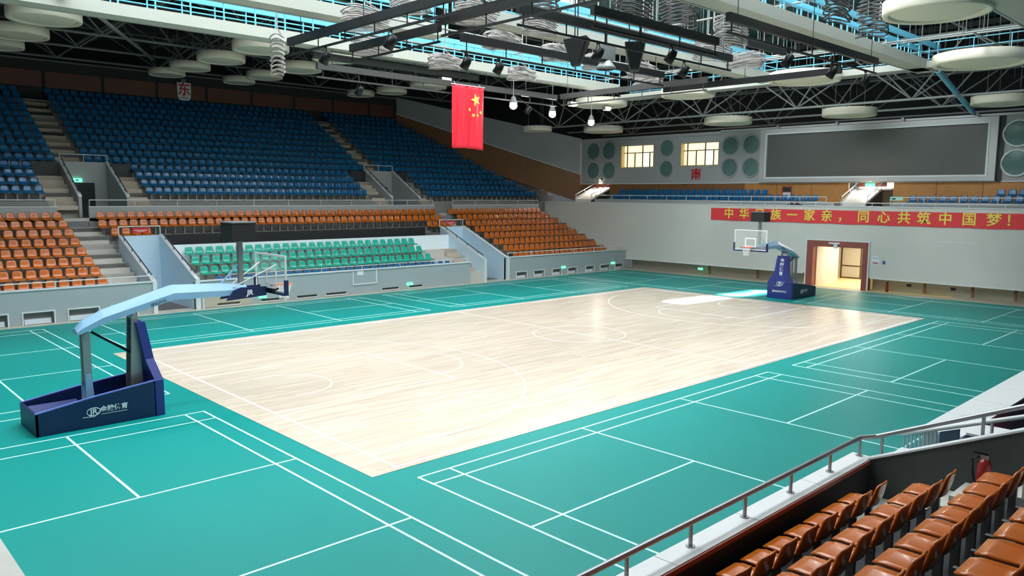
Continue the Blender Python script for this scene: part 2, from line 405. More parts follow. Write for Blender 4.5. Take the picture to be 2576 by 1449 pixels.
# centre box: floor, white back wall, dark recess
def ctread(k): return 0.62+0.43*k
def criser(k): return 16.5+0.74*k
pts = [(16.35, 0.0)]
for k in range(0, 4): pts += [(criser(k) if k else 16.35, ctread(k)), (criser(k+1) if k < 3 else 19.6, ctread(k))]
pts += [(19.6, 0.0)]
struct(MB().prism(pts, 'x', -8.43, 9.27).build('terrace_centre_box', 'step_concrete'))
struct(B('wall_centre_box_back', 'white_wall', -8.43, 9.27, 19.6, 19.75, 0, 2.80))
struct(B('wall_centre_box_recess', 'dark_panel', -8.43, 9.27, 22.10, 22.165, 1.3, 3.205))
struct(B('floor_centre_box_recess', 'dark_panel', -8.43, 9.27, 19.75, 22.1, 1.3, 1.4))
flight('stair_centre_box_south', 8.2, 9.25, 1, 3, ctread, criser, 0.43, 0.3, 'step_beige')
flight('stair_centre_box_north', -8.40, -7.75, 1, 3, ctread, criser, 0.43, 0.3, 'step_beige')

# cross aisle, parapet wall and rails between the tiers
YA = 24.11
for nm, x0, x1 in (('north',-22,-12.2), ('centre',-10.75,11.6), ('south',13.3,22.2)):
    struct(B('wall_cross_aisle_'+nm, 'grey_wall', x0, x1, YA, YA+0.18, 3.5, 4.62))
    struct(B('trim_cross_aisle_'+nm, 'coping', x0, x1, YA-0.03, YA+0.21, 4.62, 4.66))
    n = int((x1-x0)/2.2)
    rail('railing', f'white rail along the cross aisle, {nm} stretch below the blue seats', [(x0+0.05,YA+0.09,4.98),(x1-0.05,YA+0.09,4.98)], 0.025,
         [(x0+0.05+(x1-x0-0.1)*i/n, YA+0.09, 4.98) for i in range(n+1)], 4.66, group='white rails along the east cross aisle')
struct(B('floor_cross_aisle', 'step_concrete', -22, 23.4, YA, 25.25, 3.9, 4.05))
def utread(i): return 4.9+0.44*i
def uriser(i): return 25.2+0.78*i
NR = 15
def uterrace(name, x0, x1, i0):
    pts = [(uriser(i0), 3.9)]
    for i in range(i0, NR): pts += [(uriser(i), utread(i)), (uriser(i+1), utread(i))]
    pts[-1] = (37.0, pts[-1][1]); pts += [(37.0, 3.9)]
    return struct(MB().prism(pts, 'x', x0, x1).build(name, 'concrete'))
uterrace('terrace_upper_north', -24, -10.95, 0); uterrace('terrace_upper_entrance_north', -10.95, -8.55, 4)
uterrace('terrace_upper_centre', -8.55, 8.55, 0); uterrace('terrace_upper_entrance_south', 8.55, 10.95, 4); uterrace('terrace_upper_south', 10.95, 26, 0)
flight('stair_upper_north', -11.0, -9.65, 5, NR-1, utread, uriser, 0.44, 0.36, 'step_beige')
flight('stair_upper_south', 8.95, 10.1, 5, NR-1, utread, uriser, 0.44, 0.36, 'step_beige')
flight('stair_entrance_north_a', -12.35, -11.05, 0, 3, utread, uriser, 0.44, 0.36, 'step_beige')
flight('stair_entrance_north_b', -8.45, -7.35, 0, 3, utread, uriser, 0.44, 0.36, 'step_beige')
flight('stair_entrance_south_a', 7.4, 8.45, 0, 3, utread, uriser, 0.44, 0.36, 'step_beige')
flight('stair_entrance_south_b', 11.05, 12.05, 0, 3, utread, uriser, 0.44, 0.36, 'step_beige')
for nm, a, b in (('a',-12.35,-11.05), ('b',-8.5,-7.3), ('c',7.3,8.5), ('d',11.05,12.1)):
    struct(B('wall_stair_end_'+nm, 'dark_panel', a, b, 28.1, 28.22, 6.2, 7.0))
vomitory('entrance_upper_north', -10.85, -8.65, 24.9, 28.2, 5.15, 7.05, 'grey_wall', 'grey_wall', zfloor=4.05)
vomitory('entrance_upper_south', 8.65, 10.85, 24.9, 28.2, 5.15, 7.05, 'grey_wall', 'grey_wall', zfloor=4.05)
struct(B('door_1', 'dark_void', -10.5, -9.3, 28.15, 28.22, 4.05, 5.9))
struct(B('door_2', 'dark_void', 9.2, 10.4, 28.15, 28.22, 4.05, 5.9))
G2 = 'handrails on the upper entrance walls'
slope_rail('dark handrail on the north wall of the north upper entrance', -10.92, 25, 28, 5.2, 7.0, G2)
slope_rail('dark handrail on the south wall of the north upper entrance', -8.58, 25, 28, 5.2, 7.0, G2)
slope_rail('dark handrail on the north wall of the south upper entrance', 8.58, 25, 28, 5.2, 7.0, G2)
slope_rail('dark handrail on the south wall of the south upper entrance', 10.92, 25, 28, 5.2, 7.0, G2)
for x0, nm in ((-10.95,'north'), (8.55,'south')):
    t = thing('guard_rail', f'white guard rail across the top of the {nm} upper entrance', 'railing', (x0,28.3,7.1), 'guard rails above the upper entrances')
    rod('handrail', (x0,28.3,7.45), (x0+2.4,28.3,7.45), 0.025, 'rail_white', t)
    for x in (x0, x0+1.2, x0+2.4): rod('post', (x,28.3,7.05), (x,28.3,7.45), 0.022, 'rail_white', t)
t = thing('exit_sign', 'small green exit sign on the wall of the north upper entrance', 'sign', (-10.2, 28.1, 5.95))
bar('case', 'exit_green', -10.45, -9.95, 28.06, 28.13, 5.93, 6.13, t)
bar('pictogram', 'sign_white', -10.28, -10.12, 28.05, 28.062, 5.98, 6.08, t)

# ================================================================== EAST BACK WALL and SOUTH-EAST WALL
wb = sempty('wall_east_back', (-3, 37, 10))
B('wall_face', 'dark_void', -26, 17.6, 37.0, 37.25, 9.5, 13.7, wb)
x = -23.2
while x < 17:
    w = min(3.25, 17.1-x)
    if w > 0.6: B('wall_panel', 'brown_panel', x, x+w, 36.94, 37.0, 11.95, 12.95, wb)
    x += 3.45
rod('ledge_bar', (-26,36.9,13.62), (17.5,36.9,13.62), 0.07, 'truss_dark', wb)
wse = sempty('wall_southeast', (22, 30, 5))
def slab(name, m, a, b, za0, za1, zb0, zb1, parent, t=0.2):
    a, b = Vector(a), Vector(b); n = Vector((b.y-a.y, -(b.x-a.x))).normalized()*t
    if n.y < 0: n = -n
    mb = MB()
    P = [(a.x,a.y,za0),(b.x,b.y,zb0),(b.x,b.y,zb1),(a.x,a.y,za1)]
    mb.v = P+[(p[0]+n.x,p[1]+n.y,p[2]) for p in P]
    mb.f = [(0,1,2,3),(7,6,5,4),(0,4,5,1),(1,5,6,2),(2,6,7,3),(3,7,4,0)]
    return mb.build(name, m, parent)
slab('plaster', 'grey_wall', (17.5,37.05), (26.0,23.0), 12.3, 13.75, 7.1, 10.0, wse)
slab('wood_band', 'brown_wood', (17.48,37.0), (25.98,22.95), 10.0, 12.3, 4.8, 7.1, wse)
slab('cap', 'coping', (17.45,36.98), (25.95,22.93), 12.28, 12.34, 7.06, 7.12, wse, 0.1)
t = thing('direction_sign', 'white shield-shaped sign with red east character on the dark back wall', 'sign', (-0.78, 36.9, 11.85))
MB().prism([(-1.25,13.1),(-0.27,13.1),(-0.30,12.1),(-0.45,11.87),(-1.1,11.87),(-1.22,12.1)], 'y', 36.82, 36.9).build('board', 'sign_white', t)
bar('hook', 'truss_dark', -0.95, -0.6, 36.84, 36.9, 13.1, 13.35, t)
text('character', '东', 'sign_red', 0.95, (-0.77, 36.80, 12.58), (1,0,0), (0,0,1), t, 0.01, 0.012)
bar('small_lettering', 'truss_dark', -1.05, -0.5, 36.81, 36.825, 12.02, 12.07, t)

# ================================================================== SOUTH END
XS = 23.4
ws = sempty('wall_south', (XS, 3, 0))
B('wall_face', 'south_wall', XS, XS+0.3, 2.05, 24.6, 0.77, 4.85, ws)
B('wall_face', 'south_wall', XS, XS+0.3, -15.05, -1.52, 0.77, 4.85, ws)
B('wall_lintel', 'south_wall', XS, XS+0.3, -1.52, 2.05, 2.77, 4.85, ws)
B('lip', 'coping', XS-0.05, XS+0.3, 2.3, 24.6, 0.72, 0.77, ws); B('lip', 'coping', XS-0.05, XS+0.3, -15.05, -1.75, 0.72, 0.77, ws)
B('recess_back', 'beige_floor', XS+0.9, XS+1.0, 2.05, 16.2, 0, 0.77, ws); B('recess_back', 'beige_floor', XS+0.9, XS+1.0, -15.05, -1.55, 0, 0.77, ws)
B('wall_cap', 'coping', XS-0.04, XS+0.34, -15.05, 24.6, 4.85, 4.90, ws)
for y in (9.2, 5.6, -4.6, -7.0, -9.0): bar('pipe_stub', 'brown_wood', XS+0.35, XS+0.45, y-0.06, y+0.06, 0.1, 0.72, ws)
for y in (4.0, -3.6, -5.9): bar('socket', 'dark_panel', XS+0.87, XS+0.9, y-0.12, y+0.12, 0.35, 0.5, ws)
bar('white_streak_trim', 'coping', XS-0.012, XS, -7.2, -5.2, 3.02, 3.06, ws)
# doorway with red-brown frame and the lobby behind it
d = sempty('door_3', (XS, 0.27, 0))
bar('jamb', 'red_brown', XS-0.06, XS+0.5, 1.72, 2.12, 0, 2.80, d); bar('jamb', 'red_brown', XS-0.06, XS+0.5, -1.58, -1.26, 0, 2.80, d)
bar('lintel', 'red_brown', XS-0.06, XS+0.5, -1.26, 1.72, 2.44, 2.80, d)
bar('white_edge', 'coping', XS-0.07, XS-0.02, 2.12, 2.2, 0.0, 2.88, d); bar('white_edge', 'coping', XS-0.07, XS-0.02, -1.58, 2.12, 2.80, 2.88, d); bar('white_edge', 'coping', XS-0.07, XS-0.02, -1.66, -1.58, 0.0, 2.88, d)
lb = sempty('lobby', (27, 0.2, 0))
B('floor', 'lobby_yellow', XS+0.2, 31, -6, 5, -0.12, 0.005, lb); B('ceiling', 'lobby_white', XS+0.5, 31, -6, 5, 2.85, 2.95, lb)
B('side_wall', 'south_wall', XS+0.3, 27.0, 1.72, 1.82, 0, 2.85, lb); B('side_wall', 'south_wall', XS+0.3, 26.2, -1.4, -1.3, 0, 2.85, lb)
B('end_wall', 'lobby_white', 31, 31.1, -6, 5, 0, 2.9, lb); B('end_wall', 'lobby_yellow', 27, 31, 4.9, 5, 0, 2.9, lb); B('end_wall', 'lobby_white', 26.2, 31, -6, -5.9, 0, 2.9, lb)
gd = thing('glass_door', 'dark framed glass lobby doors beyond the red south doorway', 'door', (29.5, -0.8, 0))
for y in (2.6, 1.3, 0.0, -1.3, -2.6, -3.9): bar('mullion', 'window_frame', 29.46, 29.54, y-0.045, y+0.045, 0, 2.45, gd)
for z in (0.06, 0.85, 2.40): bar('crossbar', 'window_frame', 29.46, 29.54, -3.9, 2.6, z-0.04, z+0.04, gd)
for i, y in enumerate((1.95, 0.65, -0.65, -1.95, -3.25)): bar('pane', 'glass_board', 29.49, 29.51, y-0.6, y+0.6, 0.1, 2.36, gd)
bar('door_plate', 'window_frame', 29.44, 29.46, -0.95, -0.35, 1.95, 2.1, gd)
def lamp_area(name, loc, size, power, col, rot, parent=None):
    l = bpy.data.lights.new(name, 'AREA'); l.energy = power; l.size = size; l.color = col; o = bpy.data.objects.new(name, l); COL.objects.link(o); o.location = loc; o.rotation_euler = rot
    return o
# light fittings in the lobby
for (x, y), lab in (((25.6, 0.2),'nearest the doorway'), ((28, 0.5),'before the glass doors'), ((28.3, -2.8),'at the right of the lobby'), ((30.3, -0.5),'behind the glass doors')):
    t = tag(MB().box(x-0.3,x+0.3,y-0.3,y+0.3,2.80,2.85).build('ceiling_light', 'window_bright'), f'square white ceiling light in the south lobby, {lab}', 'light', 'lobby ceiling lights')
    lamp_area('lobby_lamp', (x, y, 2.78), 0.6, CORRIDOR, (1.0, 0.90, 0.74), (0,0,0))
t = thing('wall_camera', 'white camera box fixed over the middle of the south doorway', 'camera', (XS-0.1, 0.3, 2.55))
bar('bracket', 'coping', XS-0.12, XS-0.05, 0.1, 0.75, 2.62, 2.72, t); bar('body', 'coping', XS-0.2, XS-0.06, 0.2, 0.42, 2.38, 2.62, t)
t = thing('notice_board', 'small pink and white notice beside the south doorway', 'sign', (XS-0.02, -2.2, 1.7))
bar('header', 'paper_white', XS-0.025, XS, -2.2, -1.8, 1.95, 2.07, t); bar('pink_sheet', 'cloth_magenta', XS-0.02, XS, -2.15, -1.85, 1.62, 1.68, t); bar('sheet', 'sign_white', XS-0.015, XS, -2.25, -1.78, 1.58, 1.88, t); bar('blue_tag', 'table_blue', XS-0.02, XS, -2.55, -2.4, 1.62, 1.80, t)
t = thing('fire_extinguisher', 'red fire extinguisher on the floor right of the south doorway', 'extinguisher', (XS+0.35, -2.6, 0))
MB().lathe([(0.001,0),(0.08,0),(0.08,0.42),(0.05,0.50),(0.025,0.53),(0.001,0.53)], (XS+0.35,-2.6,0.0), 16).build('cylinder', 'extinguisher_red', t, True)
MB().box(XS+0.32,XS+0.40,-2.66,-2.54,0.53,0.58).build('valve', 'black_metal', t)

# banner
bn = thing('banner', 'long red banner with yellow characters across the south wall', 'banner', (XS-0.05, -1, 3.84))
mb = MB(); n = 60
for i in range(n+1):
    y = 8.95-(8.95+9.9)*i/n; xx = XS-0.045-0.004*math.sin(i*1.9); sag = 0.012*math.sin(i*0.8)
    mb.v += [(xx,y,3.83+sag),(xx,y,4.63+sag*0.5),(xx+0.02,y,3.83+sag),(xx+0.02,y,4.63+sag*0.5)]
for i in range(n):
    a, b = 4*i, 4*i+4; mb.f += [(a,b,b+1,a+1),(a+2,a+3,b+3,b+2),(a+1,b+1,b+3,a+3),(a,a+2,b+2,b)]
bnc = mb.build('cloth', 'banner_red', bn)
CH = [('中',7.59),('华',6.48),('民',5.37),('族',4.26),('一',3.18),('家',2.08),('亲',0.99),('，',-0.02),('同',-1.18),('心',-2.32),('共',-3.42),('筑',-4.46),('中',-5.54),('国',-6.70),('梦',-7.85),('！',-8.72)]
for c, y in CH:
    text('character', c, 'star_yellow', 0.72, (XS-0.062, y, 4.25), (0,-1,0), (0,0,1), bnc, 0.004, 0.012)

# upper south tier: deck, steps, wood band, plaster wall
XU = 26.0
struct(B('floor_south_tier', 'step_concrete', XS+0.3, 26.2, -16, 24.6, 4.55, 4.75))
struct(B('floor_south_tier_step', 'step_concrete', 24.75, 26.0, 1.2, 18.9, 4.75, 5.10)); struct(B('floor_south_tier_step', 'step_concrete', 24.75, 26.0, -16, -7.0, 4.75, 5.10))
wu = sempty('wall_south_upper', (XU, 3, 4.75))
def split(y0, y1, n): return [(y0+(y1-y0)*i/n, y0+(y1-y0)*(i+1)/n) for i in range(n)]
for a, b in split(0.9, 20.0, 8): B('wood_panel', 'orange_wood' if a < 8 else 'brown_wood', XU, XU+0.1, a+0.012, b-0.012, 4.75, 6.32, wu)
for a, b in split(-16, -1.75, 6): B('wood_panel', 'orange_wood', XU, XU+0.1, a+0.012, b-0.012, 4.75, 6.32, wu)
B('wood_panel', 'brown_wood', XU, XU+0.1, 21.6, 23.2, 4.75, 6.32, wu)
# plaster above with two window holes
WIN = [(15.78, 18.85, 7.56, 9.24), (10.2, 13.32, 7.59, 9.22)]
mb = MB(); mb.box(XU-0.02, XU+0.2, -17, 23.1, 6.32, 7.55); mb.box(XU-0.02, XU+0.2, -17, 23.1, 9.24, 9.92)
mb.box(XU-0.02, XU+0.2, 18.85, 23.1, 7.55, 9.24); mb.box(XU-0.02, XU+0.2, 13.32, 15.78, 7.55, 9.24); mb.box(XU-0.02, XU+0.2, -17, 10.2, 7.55, 9.24)
mb.build('plaster', 'grey_wall', wu)
B('ledge', 'coping', XU-0.08, XU+0.2, -17, 23.1, 6.30, 6.35, wu); B('cornice', 'frame_silver', XU-0.12, XU+0.25, -17, 10, 9.86, 9.98, wu); B('cornice', 'grey_wall', XU-0.1, XU+0.25, 10, 23.1, 9.70, 9.92, wu)
B('corner_post', 'coping', XU-0.06, XU+0.05, 22.95, 23.1, 6.3, 9.95, wu)
for i, (a, b, z0, z1) in enumerate(WIN):
    w = sempty(f'window_{i+1}', (XU, (a+b)/2, z0))
    zc = z0+(z1-z0)*0.68
    bar('reveal', 'lobby_yellow', XU, XU+0.45, a-0.02, a+0.02, z0, z1, w); bar('reveal', 'lobby_yellow', XU, XU+0.45, b-0.02, b+0.02, z0, z1, w); bar('reveal', 'lobby_yellow', XU, XU+0.45, a, b, z0-0.02, z0+0.02, w)
    wd = (b-a)
    ys = [a+wd*t for t in (0, 0.2, 0.42, 0.66, 0.90, 1.0)]
    for j, y in enumerate(ys[1:-1]): bar('mullion', 'window_frame', XU+0.35, XU+0.42, y-0.03, y+0.03, z0, zc if j % 2 == 0 else z1, w)
    bar('transom', 'window_frame', XU+0.35, XU+0.42, a, b, zc-0.03, zc+0.03, w); bar('sill', 'window_frame', XU+0.35, XU+0.42, a, b, z0, z0+0.06, w)
    for j in range(5):
        bar('pane', 'window_bright' if j == 1 else 'window_glow', XU+0.43, XU+0.46, ys[j]+0.03, ys[j+1]-0.03, z0+0.06, zc-0.03, w)
    for y0, y1 in ((ys[0], ys[2]), (ys[2], ys[4]), (ys[4], ys[5])): bar('pane', 'window_glow', XU+0.43, XU+0.46, y0+0.03, y1-0.03, zc+0.03, z1, w)
# round teal wall discs
def wall_disc(y, z, r, label, ring='grey_wall'):
    t = thing('wall_disc', label, 'wall disc', (XU, y, z), 'round teal discs on the upper south wall')
    MB().lathe([(r,0.02),(r,-0.10),(r*0.93,-0.12),(r*0.86,-0.05),(r*0.86,0.0)], (XU,y,z), 40, 'x').build('ring', ring, t, True)
    MB().lathe([(r*0.87,-0.02),(r*0.5,-0.05),(0.001,-0.06)], (XU,y,z), 40, 'x').build('lens', 'teal_glass', t, True)
for nm, y, z, r in (('upper left disc of the square of four by the south-east corner',21.70,8.95,0.74), ('upper right disc of the square of four by the south-east corner',20.08,8.93,0.74), ('lower left disc of the square of four by the south-east corner',21.68,7.40,0.74), ('lower right disc of the square of four by the south-east corner',20.06,7.38,0.74),
    ('upper disc of the pair between the two lit windows',14.54,8.94,0.66), ('lower disc of the pair between the two lit windows',14.56,7.40,0.66),
    ('upper left disc of the four between window and big screen',9.25,8.90,0.68), ('upper right disc of the four between window and big screen',7.66,8.92,0.68), ('lower left disc of the four between window and big screen',9.27,7.39,0.68), ('lower right disc of the four between window and big screen',7.66,7.38,0.68)):
    wall_disc(y, z, r, 'teal round '+nm)
wall_disc(-8.0, 8.88, 0.74, 'teal round upper disc right of the big screen', 'coping'); wall_disc(-8.0, 7.30, 0.74, 'teal round lower disc right of the big screen', 'coping')
t = thing('direction_sign', 'red south character fixed to the grey wall under the lit windows', 'sign', (XU-0.03, 11.95, 6.9))
text('character', '南', 'sign_red', 0.88, (XU-0.05, 11.95, 6.93), (0,-1,0), (0,0,1), t, 0.02, 0.012)
# big screen
t = thing('video_screen', 'huge switched-off grey video screen in a silver frame on the south wall', 'screen', (XU-0.25, -0.1, 6.33))
def ringbox(y0, y1, z0, z1, w, x0, x1):
    mb = MB()
    for p in ((y0,y0+w,z0,z1),(y1-w,y1,z0,z1),(y0+w,y1-w,z0,z0+w),(y0+w,y1-w,z1-w,z1)): mb.box(x0,x1,*p)
    return mb
B('backing', 'grey_wall', XU-0.15, XU, -7.1, 6.85, 6.36, 9.82, t)
for nm, p in (('frame_side',(-7.10,-6.72,6.36,9.82)), ('frame_side',(6.47,6.85,6.36,9.82)), ('frame_bottom',(-6.72,6.47,6.36,6.60)), ('frame_top',(-6.72,6.47,9.55,9.82))): B(nm, 'frame_silver', XU-0.32, XU-0.14, *p, t)
for nm, p in (('inner_edge',(-6.72,-6.62,6.60,9.55)), ('inner_edge',(6.37,6.47,6.60,9.55)), ('inner_edge',(-6.62,6.37,6.60,6.70)), ('inner_edge',(-6.62,6.37,9.47,9.55))): B(nm, 'coping', XU-0.35, XU-0.16, *p, t)
B('display', 'screen_grey', XU-0.2, XU-0.15, -6.62, 6.37, 6.70, 9.47, t)
struct(B('trim_1', 'dark_panel', XU-0.1, XU, -7.35, -7.12, 6.3, 9.9))
for i in range(4): bar('bracket', 'steel_grey', XU-0.3, XU-0.2, 5.6-3.9*i, 5.75-3.9*i, 9.82, 10.05, t)
# stairs to the exits of the south tier
def tier_stair(nm, yc, w, label, bright):
    s = sempty('stair_south_'+nm, (24.9, yc, 4.75))
    MB().prism([(23.72,5.10),(26.05,5.98),(26.05,5.86),(23.84,5.00),(23.72,5.00)], 'y', yc-w/2, yc+w/2).build('ramp', 'lobby_white', s)
    for k in (0, 1): bar('front_panel', 'lobby_white', 23.70, 23.76, yc-w/2+k*w/2+0.01, yc+k*w/2-0.01, 4.77, 5.04, s)
    y = yc+w/2; MB().prism([(23.72,4.75),(26.05,4.75),(26.05,6.12),(23.72,5.22)], 'y', y, y+0.12).build('cheek_wall', 'grey_wall', s)
    y = yc-w/2; MB().prism([(23.78,4.75),(26.05,4.75),(26.05,5.86),(23.84,5.00)], 'y', y-0.05, y).build('cheek_wall', 'dark_panel', s)
    t = thing('handrail', label, 'handrail', (23.8, yc+w/2+0.06, 5.15), 'handrails of the south tier stairs')
    for sgn in (-1, 1):
        y = yc+sgn*(w/2+0.06)
        rod('rail_bar', (23.75,y,5.45), (26.0,y,6.33), 0.03, 'rail_white', t)
        for a in (0.03, 0.5): rod('post', (23.75+2.25*a,y,5.16+0.87*a), (23.75+2.25*a,y,5.45+0.88*a), 0.025, 'rail_white', t)
tier_stair('middle', -0.42, 1.35, 'white handrails of the stair to the exit under the big screen', True)
tier_stair('east', 20.75, 1.5, 'white handrails of the brightly lit corner stair', True)
for nm, y, w, br in (('4',-0.42,1.35,'lobby_white'), ('5',20.75,1.5,'lobby_white')):
    dd = sempty('door_'+nm, (XU, y, 4.75))
    bar('lintel', 'red_brown', XU-0.02, XU+0.12, y-w/2-0.25, y+w/2+0.2, 6.05, 6.32, dd)
    B('passage_wall', br, XU+1.4, XU+1.5, y-1.5, y+1.5, 4.75, 6.6, dd); B('passage_floor', br, XU+0.1, XU+1.5, y-1.2, y+1.2, 5.86, 5.96, dd); B('passage_ceiling', br, XU+0.2, XU+1.5, y-1.5, y+1.5, 6.55, 6.62, dd)
lamp_area('passage_lamp', (XU+0.75, 20.75, 6.5), 0.8, 260, (1.0, 0.88, 0.70), (0, 0, 0)); lamp_area('passage_lamp', (XU+0.75, -0.42, 6.5), 0.8, 160, (1.0, 0.95, 0.85), (0, 0, 0))
l = bpy.data.lights.new('stair_fill_spot', 'SPOT'); l.energy = 900; l.spot_size = math.radians(110); l.spot_blend = 0.4; l.color = (1.0, 0.90, 0.76); l.shadow_soft_size = 0.1  # spot added to brighten the corner stair ramp
o = bpy.data.objects.new('stair_fill_spot', l); COL.objects.link(o); o.location = (XU-0.15, 20.75, 6.75); o.rotation_euler = (Vector((24.4,20.75,4.8))-Vector(o.location)).to_track_quat('-Z','Y').to_euler()
l2 = l.copy(); l2.energy = 420; o = bpy.data.objects.new('stair_fill_spot', l2); COL.objects.link(o); o.location = (XU-0.2, -0.42, 6.30); o.rotation_euler = (Vector((24.3,-0.42,5.2))-Vector(o.location)).to_track_quat('-Z','Y').to_euler()  # second added spot, brightens the middle ramp; no fitting there
t = thing('emergency_lamp', 'twin-headed white emergency lamp over the bright corner stair', 'lamp', (XU-0.1, 20.75, 6.35))
bar('box', 'sign_white', XU-0.16, XU-0.04, 20.45, 21.15, 6.55, 6.82, t)
for y in (20.62, 20.98): MB().lathe([(0.001,-0.26),(0.08,-0.26),(0.08,-0.14)], (XU,y,6.70), 16, 'x').build('lamp_head', 'dark_panel', t)
bar('lit_tube', 'lamp_warm', XU-0.16, XU-0.08, 20.65, 20.95, 6.38, 6.46, t)
for y, z, lab in ((-0.42, 6.16, 'green exit sign over the stair below the big screen'), ):
    t = thing('exit_sign', lab, 'sign', (XU-0.05, y, z))
    bar('case', 'exit_green', XU-0.14, XU-0.05, y-0.28, y+0.28, z-0.08, z+0.10, t); bar('pictogram', 'sign_white', XU-0.15, XU-0.139, y-0.08, y+0.08, z-0.05, z+0.07, t)
t = thing('wall_hatch', 'dark framed service hatch in the orange wood wall', 'hatch', (XU-0.02, 4.95, 5.3))
bar('frame', 'red_brown', XU-0.04, XU, 4.6, 5.3, 5.2, 6.1, t); bar('opening', 'dark_void', XU-0.05, XU-0.03, 4.68, 5.22, 5.75, 6.02, t); bar('flap', 'sign_white', XU-0.05, XU-0.03, 4.68, 5.22, 5.28, 5.70, t)
# parapets and rails on the south tier
for nm, y0, y1 in (('left', 1.3, 19.6), ('right', -15, -2.45)):
    p = struct(B('wall_south_tier_'+nm, 'grey_wall', 23.78, 23.88, y0, y1, 4.75, 5.14))
    t = thing('railing', f'white rail in front of the {nm} blue seats on the south tier', 'railing', (23.83, y0, 5.14), 'white rails of the south tier')
    rod('handrail', (23.83,y0,5.42), (23.83,y1,5.42), 0.025, 'rail_white', t)
    n = int((y1-y0)/1.6)
    for i in range(n+1): rod('post', (23.83,y0+(y1-y0)*i/n,5.14), (23.83,y0+(y1-y0)*i/n,5.42), 0.02, 'rail_white', t)
t = thing('railing', 'low white rail on top of the south wall above the banner', 'railing', (XS+0.1, 0, 4.9))
rod('handrail', (XS+0.1,-15,5.08), (XS+0.1,8.5,5.08), 0.022, 'rail_white', t)
for i in range(15): rod('post', (XS+0.1,-15+23.5*i/14,4.9), (XS+0.1,-15+23.5*i/14,5.08), 0.018, 'rail_white', t)
t = thing('notice_board', 'pale green notice on the south tier rail left of the blue seats', 'sign', (23.75, -2.6, 5.2)); bar('board', 'sign_green', 23.76, 23.79, -3.15, -2.45, 5.24, 5.46, t); bar('lettering', 'dark_panel', 23.752, 23.762, -2.75, -2.55, 5.30, 5.38, t); bar('lettering', 'sign_white', 23.752, 23.762, -3.1, -2.8, 5.30, 5.37, t)
t = thing('flower_box', 'row of small red and dark flowers on the south wall top', 'flowers', (XS+0.1, 3.2, 4.9))
bar('trough', 'dark_panel', XS+0.14, XS+0.28, 2.75, 3.65, 4.90, 4.96, t)
for i in range(7):
    y = 2.82+0.125*i; MB().lathe([(0.001,-0.05),(0.06,0),(0.045,0.06),(0.001,0.08)], (XS+0.2,y,5.0+0.02*(i%2)), 8).build('bloom', 'extinguisher_red' if i % 3 else 'sign_white', t, True)

# ================================================================== SEATS
PROF = [(-0.225,0.395,0.180,0.0),(-0.245,0.43,0.200,0.0),(-0.15,0.445,0.212,0.3),(0.02,0.43,0.214,0.8),(0.13,0.43,0.212,0.9),(0.19,0.475,0.206,1.0),(0.222,0.58,0.198,1.0),(0.25,0.71,0.182,0.8),(0.262,0.765,0.158,0.5),(0.268,0.78,0.11,0.2)]
US = (-1, -0.62, 0, 0.62, 1)
def seat_part(rows, thick=0.022):
    """curved sheet through profile rows (y, z, half width, dish), facing -y, with thickness"""
    mb = MB(); n = len(rows); k = len(US)
    cen = []
    for i, (y, z, hw, dish) in enumerate(rows):
        a, b = rows[max(i-1,0)], rows[min(i+1,n-1)]; t = Vector((b[0]-a[0], b[1]-a[1])).normalized(); nn = Vector((-t.y, t.x))  # points up / forward
        for u in US:
            d = 0.03*dish*(u*u); cen.append((u*hw, y+nn.x*d, z+nn.y*d, nn))
    mb.v = [c[:3] for c in cen]+[(c[0], c[1]-c[3].x*thick, c[2]-c[3].y*thick) for c in cen]
    N = n*k
    for i in range(n-1):
        for j in range(k-1):
            a = i*k+j; mb.f += [(a,a+1,a+k+1,a+k), (N+a,N+a+k,N+a+k+1,N+a+1)]
    for i in range(n-1):
        for j in (0, k-1): a = i*k+j; mb.f.append((a, a+k, N+a+k, N+a))
    for j in range(k-1):
        for i in (0, n-1): a = i*k+j; mb.f.append((a, a+1, N+a+1, N+a))
    return mb
def seat_mesh(m):
    mb = seat_part(PROF); mb.box(-0.035, 0.035, -0.02, 0.12, 0.0, 0.39)
    me = bpy.data.meshes.new('stadium_seat'); me.from_pydata(mb.v, [], mb.f); bmfix(me)
    me.materials.append(MATS[m]); me.materials.append(MATS['steel_grey'])
    for p in me.polygons:
        p.use_smooth = True
        if p.index >= len(mb.f)-6: p.material_index = 1; p.use_smooth = False
    return me
SM = {c: seat_mesh('seat_'+c) for c in ('orange','blue','green')}
ORD = ['first','second','third','fourth','fifth','sixth','seventh','eighth','ninth','tenth','eleventh','twelfth','thirteenth','fourteenth','fifteenth']
def seat(color, loc, rz, label, group):
    o = bpy.data.objects.new(color+'_stadium_seat', SM[color]); COL.objects.link(o); o.location = loc; o.rotation_euler = (0,0,rz+random.uniform(-0.03,0.03))
    return tag(o, label, 'seat', group)
def seat_stuff(name, color, places, label, cat='seats'):
    src = SM[color]; V = [v.co.copy() for v in src.vertices]; F = [tuple(p.vertices) for p in src.polygons]; MI = [p.material_index for p in src.polygons]
    v = []; f = []; mi = []
    for (x, y, z, rz) in places:
        n = len(v); c, s = math.cos(rz), math.sin(rz)
        v += [(x+p.x*c-p.y*s, y+p.x*s+p.y*c, z+p.z) for p in V]; f += [tuple(n+i for i in q) for q in F]; mi += MI
    me = bpy.data.meshes.new(name); me.from_pydata(v, [], f); me.update()
    me.materials.append(MATS['seat_'+color]); me.materials.append(MATS['steel_grey'])
    me.polygons.foreach_set('material_index', mi); me.polygons.foreach_set('use_smooth', [True]*len(f))
    o = bpy.data.objects.new(name, me); COL.objects.link(o); return tag(o, label, cat, kind='stuff')
def nth(i): return f'{i}'+('th' if 10 <= i % 100 <= 20 else {1:'st',2:'nd',3:'rd'}.get(i % 10, 'th'))
SY = 0.36   # seat centre behind its riser
